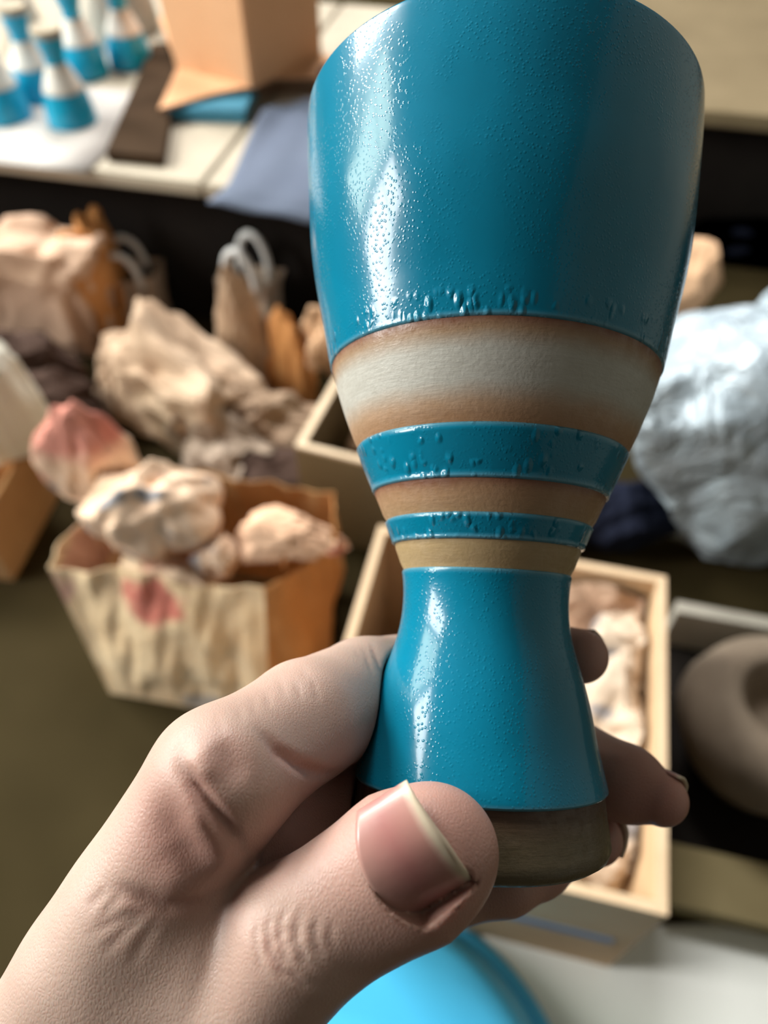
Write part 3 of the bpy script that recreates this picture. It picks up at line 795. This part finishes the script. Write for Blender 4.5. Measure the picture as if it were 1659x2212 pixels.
bwad(1320, 1590, .12, (.055, .05, .05), 'box_news', 'packing paper wad above the middle fingertip', 107, .15, .5)
bwad(1360, 1800, .11, (.05, .055, .05), 'box_news', 'pale packing paper wad below the middle fingertip', 109, .13, 1.4)
bwad(1080, 1580, .085, (.085, .085, .075), 'newsprint_grey', 'packing paper hidden behind the goblet stem', 113, .13, 1.4)

# second box behind, its rim beside the goblet
q0, q1 = at(648, 985, .16), at(900, 960, .16)
b2x, w2, d2 = carton('cardboard_box', q0.x, q0.x + .22, q0.y, q0.y + .20, .16, 'open tan cardboard box behind the goblet, pale left rim showing', .006, 'tan_board')
b2x.rotation_euler.z = -.10
bx('rim', M['batten'], b2x, -w2, -w2 + .010, -d2, d2, .16, .164)
bx('rim', M['batten'], b2x, -w2 + .010, w2, -d2, -d2 + .008, .16, .164)
po = crumple('crumpled_paper', (b2x.location.x - .03, b2x.location.y, .075), (.05, .05, .06), M['terracotta'], None, 117, .13, 8, .8, 4, .4)
settle(po, clamp_poly(b2x.location.x, b2x.location.y, -.10, w2 - .022, d2 - .022, .009, .2)); tag(po, 'peach paper inside the tan box', 'paper')

# crate at far right with a wrapped round pot
p0 = at(1446, 1300, .07); p1 = at(1446, 1935, .05)
cr = empty('wooden_crate', ((p0.x + .50) / 2 + .02, (p0.y + p1.y) / 2, 0)); tag(cr, 'low olive wooden crate at the right edge holding a wrapped pot', 'crate')
wd, dp = .16, (p0.y - p1.y) / 2
bx('back_board', M['grey_clay'], cr, -wd, wd, dp - .015, dp, .002, .075)
bx('front_board', M['olive_wood'], cr, -wd, wd, -dp, -dp + .055, .002, .03)
bx('side_board', M['olive_wood'], cr, wd - .012, wd, -dp + .055, dp - .015, .002, .075)
bx('bottom_board', M['table_dark'], cr, -wd, wd - .012, -dp + .055, dp - .015, .001, .008)
q = at(1690, 1570, .075)
o = lathe('wrapped_pot', [(0, -.066), (.055, -.066), (.085, -.04), (.10, .0), (.092, .035), (.07, .055), (.05, .058), (.045, .05), (.03, .02), (0, .01)], M['pot_paper'], None, 64, wob=.02)
o.scale = (.92, .92, .92); o.location = (.302, q.y, .0755)
tag(o, 'round brown pot in the crate at the right edge', 'pot')

# silver plastic bag
q = at(1668, 940, .14)
o = crumple('plastic_bag', (q.x, q.y, .16), (.17, .13, .20), M['plastic_bag'], None, 131, .09, 7, 1.0, 5, .3, -.158)
settle(o)
tag(o, 'glossy silver-white plastic bag bulging at the right edge', 'plastic bag')
heap('peach_pot', 1490, 600, .10, (.045, .045, .07), 'terracotta', 'peach rounded parcel behind the silver plastic bag', 'parcel', 137, .04, 4, 0, 5)
heap('shade_heap', 1640, 500, .055, (.13, .04, .052), 'navy', 'dark navy heap added for the shade under the tan bench at right', 'bundle', 139, .1, 4, 0, 6)  # dark heap put in for the shade below the bench

# pale patch painted in for the lit floor, and blue tub
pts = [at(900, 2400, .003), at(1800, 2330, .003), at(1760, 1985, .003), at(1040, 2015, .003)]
o = slab('lit_floor_patch', pts, .002, M['lit_floor'], None, 16, .0004, 8); tag(o, 'pale grey-green patch painted for the lit floor at lower right', 'floor patch')
zt = .062
qa, qb = at(972, 2045, zt), at(1122, 2212, zt)
# circle through two rim points with the basin's radius
mid = (qa + qb) / 2; ch = (qb - qa); half = ch.length / 2; Rb = .150
nrm = Vector((ch.y, -ch.x, 0)).normalized()
if nrm.dot(Vector((-1, -1, 0))) < 0: nrm = -nrm
cc = mid + nrm * math.sqrt(Rb * Rb - half * half)
tub = empty('plastic_basin', (cc.x, cc.y, 0)); tag(tub, 'bright blue plastic basin turned upside down below the thumb', 'basin')
lathe('basin_body', [(Rb + .022, .0065), (Rb + .016, .025), (Rb + .010, .040), (Rb + .004, .052), (Rb - .006, .059), (Rb - .02, .062), (Rb * .5, .063), (0, .0635)], M['blue_plastic'], tub, 96)
lathe('basin_rim', [(Rb + .020, .0), (Rb + .032, .001), (Rb + .033, .007), (Rb + .026, .009), (Rb + .0215, .007)], M['blue_plastic'], tub, 96)
#HAND
# ------------------------------------------------------------------ the hand (camera-space millimetres, one continuous surface)
def A3(*p): return np.array(p, np.float32)
def seg_d(P, a, b, ra, rb, w=None, flat=1.0):
    ab = b - a; t = np.clip(((P - a) @ ab) / float(ab @ ab), 0, 1)
    q = P - a - t[:, None] * ab
    r = ra + (rb - ra) * t
    if w is None: return np.sqrt((q * q).sum(1)) - r
    qw = q @ w
    L = np.sqrt(np.maximum((q * q).sum(1) - qw * qw, 0) + (qw / flat) ** 2)
    return (L - r) * (0.5 + 0.5 * flat)
def smin(a, b, k):
    h = np.maximum(k - np.abs(a - b), 0) / k
    return np.minimum(a, b) - h * h * h * k / 6
def chain(P, pts, rad, k=1.5, w=None, flat=1.0):
    d = None
    for i in range(len(pts) - 1):
        e = seg_d(P, pts[i], pts[i + 1], rad[i], rad[i + 1], w, flat)
        d = e if d is None else smin(d, e, k)
    return d
def unit(v): v = np.asarray(v, np.float32); return v / np.linalg.norm(v)
def PX(x, y, z): return A3((x - CX) / F_PX * z, (y - CY) / F_PX * z, z)

I = [A3(-24, 39.3, 113), A3(-13.2, 34.7, 128), A3(-3.5, 34.2, 145.5), A3(8, 32.6, 158.5), A3(21, 30.6, 163.5), A3(32, 29.3, 158.5), A3(39.0, 28.6, 152.5)]
IR = [9.9, 9.9, 10.3, 7.9, 7.5, 6.9, 5.4]
MD = [A3(-20, 56, 128), A3(-6, 53.5, 146), A3(10, 51, 163.5), A3(25, 50.5, 163.5), A3(38, 50.6, 155.5), A3(47, 52.5, 148.5), A3(52.0, 53.9, 144.0)]
MR = [10.5, 9.6, 9.0, 8.5, 8.3, 7.2, 4.8]
RG = [A3(-17, 71, 140), A3(-6, 69, 155), A3(5, 67, 168), A3(17, 66, 168), A3(27, 65.5, 163.5), A3(36.5, 64.6, 157), A3(41.8, 64.6, 152)]
RR = [10.2, 9.2, 8.6, 8.0, 7.6, 6.8, 5.2]
LT = [A3(-16, 85, 148), A3(-8, 79, 150), A3(1, 73, 148), A3(12, 69.5, 144), A3(22, 67.2, 143), A3(29, 66.8, 147), A3(34.5, 67.2, 151)]
LR = [9.5, 8.8, 8.2, 7.6, 7.3, 6.6, 5.2]
T_CMC, T_MCP = A3(-62, 112, 128), A3(-27, 84.5, 113)
T_IP = PX(648, 2022, 108.5)
T_ND, T_TIP = PX(884, 1874, 106.5), PX(927, 1846, 107)
NAILDIR = unit(T_TIP - T_IP)
TW = unit(A3(0.06, 0.06, -1) - NAILDIR * float(A3(0.06, 0.06, -1) @ NAILDIR))   # nail faces the camera
CM = [A3(-58, 93, 122), A3(-60, 101, 132), A3(-60, 109, 141), A3(-59, 116, 149)]
WR = A3(-78, 122, 138); ELB = A3(-168, 222, 120)

def cup_sdf(P):
    q = P - CUP_C; h = q @ CUP_U
    rad = np.linalg.norm(q - h[:, None] * CUP_U, axis=1)
    d = (rad - cup_r(np.clip(h, -48, 87)) - .5) * .9
    return np.maximum(d, np.maximum(-48.4 - h, h - 87))

def hand_sdf(P):
    P = P.astype(np.float32)
    palm = seg_d(P, I[0], CM[0], 10.2, 12.5)
    for a, b, ra, rb, k in ((MD[0], CM[1], 10.5, 13, 7), (RG[0], CM[2], 10, 13, 7), (LT[0], CM[3], 9.5, 12, 7)):
        palm = smin(palm, seg_d(P, a, b, ra, rb), k)
    palm = smin(palm, seg_d(P, A3(-66, 108, 134), WR, 20, 21), 10)
    palm = smin(palm, seg_d(P, WR, ELB, 22, 34), 8)
    palm = smin(palm, seg_d(P, T_MCP, T_CMC, 12.5, 15.5), 9)                       # thumb metacarpal and thenar
    palm = smin(palm, seg_d(P, A3(-44, 70, 117), A3(-33, 84, 114), 8.5, 10), 9)     # first web
    palm = smin(palm, seg_d(P, A3(-35, 55, 117), A3(-33, 72, 116), 5.5, 6.0), 6)
    palm = smin(palm, seg_d(P, A3(-52, 92, 120), A3(-38, 90, 115), 11, 11), 9)
    palm = smin(palm, seg_d(P, PX(290, 1975, 115), PX(450, 2020, 113.5), 8.2, 8.2), 8)      # web between thumb and index
    palm = smin(palm, seg_d(P, PX(300, 2120, 116), PX(450, 2130, 114), 10, 10), 8)
    palm = smin(palm, seg_d(P, PX(500, 1715, 127), PX(650, 1770, 134), 9.0, 8.5), 5)        # mounds of the palm
    palm = smin(palm, seg_d(P, PX(545, 1850, 128), PX(690, 1810, 138), 9.5, 9.0), 6)
    palm = smin(palm, seg_d(P, A3(-21, 88, 119), A3(-30, 104, 124), 11.5, 14), 8)   # thenar belly
    th = chain(P, [T_MCP, (T_MCP + T_IP) / 2, T_IP], [11.6, 9.4, 9.8], 3)
    dt = seg_d(P, T_IP, T_ND, 9.9, 10.9, TW, .76)
    dt = smin(dt, seg_d(P, T_ND, T_TIP, 10.9, 9.5, TW, .76), 2)
    # pad of the thumb bulging past the nail
    dt = smin(dt, seg_d(P, T_ND - TW * 3 + NAILDIR * 1, T_TIP - TW * 2.0 + NAILDIR * .6, 8.8, 8.2), 3)
    th = smin(th, dt, 4)
    D = smin(palm, th, 5)
    for pts, rad, kk in ((I, IR, 5.5), (MD, MR, 4.5), (RG, RR, 4), (LT, LR, 4)):
        f = chain(P, pts, rad, 2.2)
        D = smin(D, smin(palm, f, kk), .9)
    return D

def hand_full(P):
    P = P.astype(np.float32)
    d = hand_sdf(P)
    # bed of the thumb nail, slightly sunk, with the nail folds standing round it
    q = P - NAIL_O
    u = q @ NAIL_S; v = q @ NAILDIR; n = q @ TW
    near = (np.abs(u) < 14) & (np.abs(v) < 14) & (np.abs(n) < 9)
    if near.any():
        un, vn, nn = u[near], v[near], n[near]
        m_ = nn + un * un / (2 * NAIL_RAD) + (vn ** 2) * .004
        inside = np.maximum(np.abs(un) - 7.9, np.maximum(-vn - 6.6 + un * un * .04, vn - 4.4))
        dn = np.maximum(d[near], -np.maximum(inside, -(m_ + .12)))
        d = d.copy(); d[near] = dn
    c = cup_sdf(P).astype(np.float32)
    h = np.maximum(.6 - np.abs(d + c), 0) / .6     # soft flattening against the pottery
    return np.maximum(d, -c) + h * h * .6 * .25

NAIL_S = unit(np.cross(TW, NAILDIR)); NAIL_RAD = 9.6
# nail origin: on the skin above the nail centre
_t = np.linspace(85, 108, 600, dtype=np.float32); _p = np.stack([PX(901, 1866, z) for z in _t])
_d = hand_sdf(_p); NAIL_O = _p[np.argmax(_d < 0)].astype(np.float32)

def surface_nets(lo, hi, h, fn):
    n = np.ceil((hi - lo) / h).astype(int) + 1
    ax = [lo[i] + h * np.arange(n[i], dtype=np.float32) for i in range(3)]
    B = 8; nb = [(n[i] + B - 1) // B for i in range(3)]
    D = np.empty([k * B for k in nb], np.float32)
    bi = np.stack(np.meshgrid(*[np.arange(k) for k in nb], indexing='ij'), -1).reshape(-1, 3)
    cen = lo + h * (bi * B + (B - 1) / 2.0); dc = fn(cen.astype(np.float32))
    keep = np.abs(dc) < h * B * .87 * 1.25 + 1.5
    for (i, j, k), v in zip(bi[~keep] * B, dc[~keep]): D[i:i + B, j:j + B, k:k + B] = v
    loc = np.stack(np.meshgrid(*[np.arange(B)] * 3, indexing='ij'), -1).reshape(-1, 3)
    kb = bi[keep] * B
    for c0 in range(0, len(kb), 400):
        ch = kb[c0:c0 + 400]
        P = (lo + h * (ch[:, None, :] + loc[None])).reshape(-1, 3).astype(np.float32)
        vals = fn(P).reshape(len(ch), B, B, B)
        for (i, j, k), v in zip(ch, vals): D[i:i + B, j:j + B, k:k + B] = v
    D = np.ascontiguousarray(D[:n[0], :n[1], :n[2]])
    s = D < 0
    def corner(B, o): return B[o[0]:B.shape[0] - 1 + o[0], o[1]:B.shape[1] - 1 + o[1], o[2]:B.shape[2] - 1 + o[2]]
    offs = [(i, j, k) for i in (0, 1) for j in (0, 1) for k in (0, 1)]
    cnt = sum(corner(s, o).astype(np.int8) for o in offs)
    act = (cnt > 0) & (cnt < 8); cells = np.argwhere(act)
    idx = np.full(act.shape, -1, np.int64); idx[act] = np.arange(len(cells))
    pos = np.zeros((len(cells), 3)); num = np.zeros(len(cells))
    for a in range(8):
        for b in range(a + 1, 8):
            oa, ob = np.array(offs[a]), np.array(offs[b])
            if np.abs(oa - ob).sum() != 1: continue
            da = D[tuple((cells + oa).T)]; db = D[tuple((cells + ob).T)]
            m = (da < 0) != (db < 0); t = np.where(m, da / np.where(m, da - db, 1), 0)
            pos[m] += (cells[m] + oa + t[m, None] * (ob - oa)); num[m] += 1
    V = lo + h * pos / num[:, None]
    Fs = []
    for axn in range(3):
        sl = [slice(None)] * 3; sl2 = [slice(None)] * 3; sl[axn] = slice(0, -1); sl2[axn] = slice(1, None)
        ch = s[tuple(sl)] != s[tuple(sl2)]
        e = np.argwhere(ch); o1, o2 = (axn + 1) % 3, (axn + 2) % 3
        ok = (e[:, o1] > 0) & (e[:, o2] > 0) & (e[:, o1] < n[o1] - 1) & (e[:, o2] < n[o2] - 1); e = e[ok]
        d1 = np.zeros(3, int); d1[o1] = 1; d2 = np.zeros(3, int); d2[o2] = 1
        q = np.stack([idx[tuple((e - d1 - d2).T)], idx[tuple((e - d2).T)], idx[tuple(e.T)], idx[tuple((e - d1).T)]], 1)
        flip = ~s[tuple(e.T)]
        q[flip] = q[flip][:, ::-1]
        Fs.append(q)
    return V, np.concatenate(Fs)

def grad(fn, P, e=.25):
    g = np.stack([fn(P + np.eye(3)[i] * e) - fn(P - np.eye(3)[i] * e) for i in range(3)], 1)
    return g / (2 * e)
def project(fn, P, it=2):
    for _ in range(it):
        d = fn(P); g = grad(fn, P); P = P - np.clip(d, -1, 1)[:, None] * g / np.maximum((g * g).sum(1), .25)[:, None]
    return P
def subdiv(V, Q):
    E = np.sort(np.stack([Q, np.roll(Q, -1, 1)], 2).reshape(-1, 2), 1)
    U_, inv = np.unique(E, axis=0, return_inverse=True); inv = inv.reshape(-1, 4)
    nv, ne = len(V), len(U_)
    V2 = np.concatenate([V, V[U_].mean(1), V[Q].mean(1)])
    fc = nv + ne + np.arange(len(Q)); out = []
    for i in range(4):
        out.append(np.stack([Q[:, i], nv + inv[:, i], fc, nv + inv[:, (i + 3) % 4]], 1))
    return V2, np.concatenate(out)

HV, HQ = surface_nets(A3(-150, 12, 86), A3(66, 196, 186), 1.0, hand_full)
HV = project(hand_full, HV, 2)
near = HV[HQ].mean(1)
HV, HQ = subdiv(HV, HQ); HV = project(hand_full, HV, 1)
HN = grad(hand_full, HV); HN /= np.linalg.norm(HN, axis=1)[:, None]

# creases: polylines given where they lie on the skin, pressed in along the normal
def poly_dist(P, pts):
    d = None
    for a, b in zip(pts[:-1], pts[1:]):
        e = seg_d(P, a, b, 0, 0); d = e if d is None else np.minimum(d, e)
    return d
def on_skin(x, y):
    """point where the ray through a photo position meets the skin"""
    ts = np.linspace(88, 185, 800, dtype=np.float32)
    P = np.stack([PX(x, y, z) for z in ts]); d = hand_full(P); k = np.argmax(d < 0)
    return P[k] if d[k] < 0 else None
CREASES = [  # photo positions, depth mm, width mm
    ([(562, 1578), (600, 1622), (650, 1656), (700, 1674), (745, 1668)], 1.0, 1.0),
    ([(378, 1625), (395, 1660), (430, 1710), (470, 1765), (505, 1810), (540, 1850)], 1.4, 1.1),
    ([(398, 1720), (440, 1790), (478, 1855), (500, 1900)], -.9, 2.4),
    ([(345, 1760), (385, 1815), (420, 1875)], 1.0, 4.0),
    ([(432, 1632), (450, 1660)], -.7, 2.0), ([(480, 1620), (515, 1670)], .7, 2.2),
    ([(235, 1912), (300, 1940), (360, 1957), (430, 1946), (490, 1926)], .7, 1.3),
    ([(370, 1905), (420, 1918)], -.7, 3.0),
    ([(340, 1962), (260, 1985), (190, 2020)], .28, .8), ([(330, 1970), (270, 2010), (220, 2060)], .26, .8),
    ([(350, 1968), (310, 2030), (280, 2090)], .22, .8), ([(230, 1925), (190, 1960)], .22, .8), ([(260, 1935), (215, 1985)], .2, .7),
    ([(800, 1385), (812, 1420), (826, 1455), (835, 1480)], .30, .5), ([(785, 1395), (795, 1430), (806, 1462)], .22, .5), ([(770, 1400), (778, 1425)], .15, .5),
    ([(600, 1452), (612, 1490), (616, 1510)], .13, .5), ([(640, 1470), (650, 1510)], .13, .5), ([(676, 1470), (688, 1515)], .13, .5), ([(575, 1495), (583, 1530)], .13, .5),
    ([(545, 1505), (552, 1545)], .12, .5), ([(515, 1525), (522, 1560)], .12, .5), ([(470, 1545), (478, 1585)], .12, .5), ([(655, 1440), (662, 1465)], .12, .5),
    ([(590, 1968), (577, 2010), (584, 2055), (612, 2100), (655, 2128), (700, 2132)], .55, .75),
    ([(622, 1955), (606, 1990), (604, 2030), (618, 2075), (650, 2105)], .42, .65),
    ([(655, 1962), (642, 1995), (642, 2035), (658, 2078), (690, 2105)], .38, .65),
    ([(690, 1975), (680, 2005), (682, 2045), (700, 2080)], .30, .6),
    ([(560, 1980), (552, 2030), (562, 2085), (590, 2125)], .28, .6),
    ([(606, 2020), (625, 2010), (640, 2022), (628, 2036), (606, 2020)], .22, .5),
    ([(716, 1990), (712, 2030), (726, 2062)], .2, .6),
]
rosy = np.zeros(len(HV))
HVf = HV.astype(np.float32)
for line, dep, wid in CREASES:
    if wid < 1.0 and dep < .6: dep *= .85
    P2 = []
    for (x0, y0), (x1, y1) in zip(line[:-1], line[1:]):
        k = max(2, int(math.hypot(x1 - x0, y1 - y0) / 7))
        P2 += [(x0 + (x1 - x0) * i / k, y0 + (y1 - y0) * i / k) for i in range(k)]
    P2.append(line[-1])
    pts = [on_skin(*p) for p in P2]
    wts = [max(.12, min(1.0, 3.2 * min(i + .5, len(P2) - i - .5) / len(P2))) for i in range(len(P2))]
    pw = [(p, w_) for p, w_ in zip(pts, wts) if p is not None]
    if not pw: continue
    A = np.array([p for p, _ in pw], np.float32); W_ = np.array([w_ for _, w_ in pw], np.float32)
    box = np.all((HVf > A.min(0) - 3.2 * wid - .5) & (HVf < A.max(0) + 3.2 * wid + .5), axis=1)
    ii = np.nonzero(box)[0]
    d2 = ((HVf[ii][:, None, :] - A[None]) ** 2).sum(2)
    g = (np.exp(-d2 / wid ** 2) * W_).max(1)
    HV[ii] -= HN[ii] * (dep * g)[:, None]
    rosy[ii] = np.maximum(rosy[ii], (np.exp(-d2 / (wid * 2.2) ** 2) * W_).max(1) * min(1, max(0, dep)) * .8)
for c, r, s in ((T_TIP, 17, .95), (I[-1], 11, 1.), (MD[-1], 20, 1.), (RG[-1], 14, 1.), (LT[-2], 20, .9), (A3(-14, 50, 122), 18, .75), (T_IP, 11, .5)):
    rosy = np.maximum(rosy, s * np.exp(-(np.linalg.norm(HV - c, axis=1) / r) ** 2))

def skin_mat():
    m = NT('skin')
    at_ = m.n('ShaderNodeAttribute', attribute_name='rosy')
    base = m.ramp(m.noise(60, 4, .6), [(.3, (.415, .29, .235)), (.7, (.465, .335, .275))])
    base = m.mix(m.math('MULTIPLY', at_.outputs['Fac'], .75), base, (.37, .15, .12))
    m.set(Base_Color=base, Roughness=.46)
    m.b.inputs['Subsurface Weight'].default_value = .35; m.b.inputs['Subsurface Radius'].default_value = (1, .35, .2)
    m.b.inputs['Subsurface Scale'].default_value = .004; m.b.inputs['Specular IOR Level'].default_value = .4
    v = m.n('ShaderNodeTexVoronoi', feature='DISTANCE_TO_EDGE'); v.inputs['Scale'].default_value = 2100
    wv = m.n('ShaderNodeMapping'); wv.inputs['Scale'].default_value = (1, .6, 1); wv.inputs['Rotation'].default_value = (0, 0, .6)
    m.link(m.coord.outputs['Object'], wv.inputs[0]); m.link(wv.outputs[0], v.inputs['Vector'])
    n1 = m.bump(m.maprange(v.outputs['Distance'], 0, .3), .22, .00015)
    n2 = m.bump(m.noise(700, 2, .6), .085, .0003, n1)
    m.set(Normal=n2)
    return m.m
M['skin'] = skin_mat()

me = bpy.data.meshes.new('person')
me.vertices.add(len(HV)); me.vertices.foreach_set('co', (HV * .001).ravel().astype(np.float32))
me.loops.add(HQ.size); me.loops.foreach_set('vertex_index', HQ.ravel().astype(np.int32))
me.polygons.add(len(HQ)); me.polygons.foreach_set('loop_start', np.arange(0, HQ.size, 4, dtype=np.int32))
me.polygons.foreach_set('use_smooth', np.ones(len(HQ), bool))
me.update(calc_edges=True); me.validate()
att = me.attributes.new('rosy', 'FLOAT', 'POINT'); att.data.foreach_set('value', rosy.astype(np.float32))
me.materials.append(M['skin'])
hand = bpy.data.objects.new('person', me); COL.objects.link(hand)
MM = Matrix((RT, DN, FW)).transposed().to_4x4(); MM.translation = CAM
hand.matrix_world = MM
tag(hand, 'bare left hand gripping the turquoise goblet, thumb in front on its foot', 'person')

# nails: curved plates with their own thickness
def nail_mat(name, cream):
    m = NT(name)
    a = m.n('ShaderNodeAttribute', attribute_name='along'); v = a.outputs['Fac']
    v = m.math('ADD', v, m.math('MULTIPLY', m.math('SUBTRACT', m.noise(500, 2), .5), .02))
    col = m.ramp(v, [(.0, (.40, .24, .20)), (.12, (.38, .20, .17)), (.5, (.35, .15, .135)), (.80, (.38, .19, .16)), (.865, (.48, .33, .26)), (.90, cream), (1.0, cream)])
    mp = m.n('ShaderNodeMapping'); m.link(m.coord.outputs['Object'], mp.inputs[0])
    m.set(Base_Color=col, Roughness=.30, Normal=m.bump(m.noise(300, 3), .08, .0004))
    m.b.inputs['Subsurface Weight'].default_value = .15; m.b.inputs['Subsurface Radius'].default_value = (1, .4, .3); m.b.inputs['Subsurface Scale'].default_value = .002
    return m.m
M['nail'] = nail_mat('fingernail', (.50, .42, .31))

def nail(o, s, d, n, wid, ln_b, ln_f, rad, thick=.45, sq=.0, side_round=.25, lift=.0, taper=.0):
    """o centre on skin, s across, d toward the tip, n outward; half width, length back and forward"""
    NU, NVv = 24, 30; V = []; al = []
    for top in (1, 0):
        for j in range(NVv + 1):
            t = j / NVv
            for i in range(NU + 1):
                u = -1 + 2 * i / NU
                # rounded cuticle end and nearly straight, slightly pointed free edge
                back = -ln_b * (1 - .42 * u * u * abs(u) ** .3); front = ln_f - sq * abs(u) ** 1.4
                vv = back + (front - back) * t
                ww = wid * (1 - taper * (1 - t) ** 2)
                x = u * ww
                hgt = -(rad - math.sqrt(max(rad * rad - x * x, .01))) - .004 * vv * vv + lift * max(0, t - .85)
                p = o + s * x + d * vv + n * (hgt + (thick if top else -.5) * (1 if 0 < i < NU and 0 < j < NVv else .2))
                V.append(p * .001); al.append((vv + ln_b) / (ln_b + ln_f))
    m = (NU + 1) * (NVv + 1); Fc = []
    for j in range(NVv):
        for i in range(NU):
            q = j * (NU + 1) + i
            Fc.append((q, q + 1, q + NU + 2, q + NU + 1)); Fc.append((m + q, m + q + NU + 1, m + q + NU + 2, m + q + 1))
    for i in range(NU):
        Fc.append((i, m + i, m + i + 1, i + 1)); q = NVv * (NU + 1) + i; Fc.append((q, q + 1, m + q + 1, m + q))
    for j in range(NVv):
        q = j * (NU + 1); Fc.append((q, q + NU + 1, m + q + NU + 1, m + q)); q += NU; Fc.append((q, m + q, m + q + NU + 1, q + NU + 1))
    ob = mesh_obj('fingernail', V, Fc, M['nail'], hand, True)
    a_ = ob.data.attributes.new('along', 'FLOAT', 'POINT'); a_.data.foreach_set('value', np.array(al, np.float32))
    return ob
nail(NAIL_O - TW * .12, NAIL_S, NAILDIR, TW, 8.2, 7.0, 4.9, NAIL_RAD, .5, .9, lift=.8)['label'] = 'rosy thumbnail with a cream free edge'
def tip_nail(pts, rad, outward, wid, lb, lf, sh=0.0):
    d = unit(pts[-1] - pts[-2]); n = np.asarray(outward, np.float32); n = unit(n - d * float(n @ d)); s = unit(np.cross(n, d))
    base = pts[-1] - d * 1.5; ts = np.linspace(0, 14, 300, dtype=np.float32)
    dd = hand_full(base + ts[:, None] * n); k = np.argmax(dd > 0)
    return nail(base + n * ts[k] - n * .25, s, d, n, wid, lb, lf, wid * 1.25, .4, .6)
tip_nail(I, IR, unit(A3(.45, -.3, .85)), 4.3, 5.0, 4.4)
tip_nail(MD, MR, unit(A3(.4, -.55, .75)), 3.9, 5.0, 4.2)
tip_nail(RG, RR, unit(A3(.7, -.2, .7)), 4.5, 5.0, 6.0)
tip_nail(LT, LR, unit(A3(.5, .3, .8)), 4.0, 4.5, 5.5)
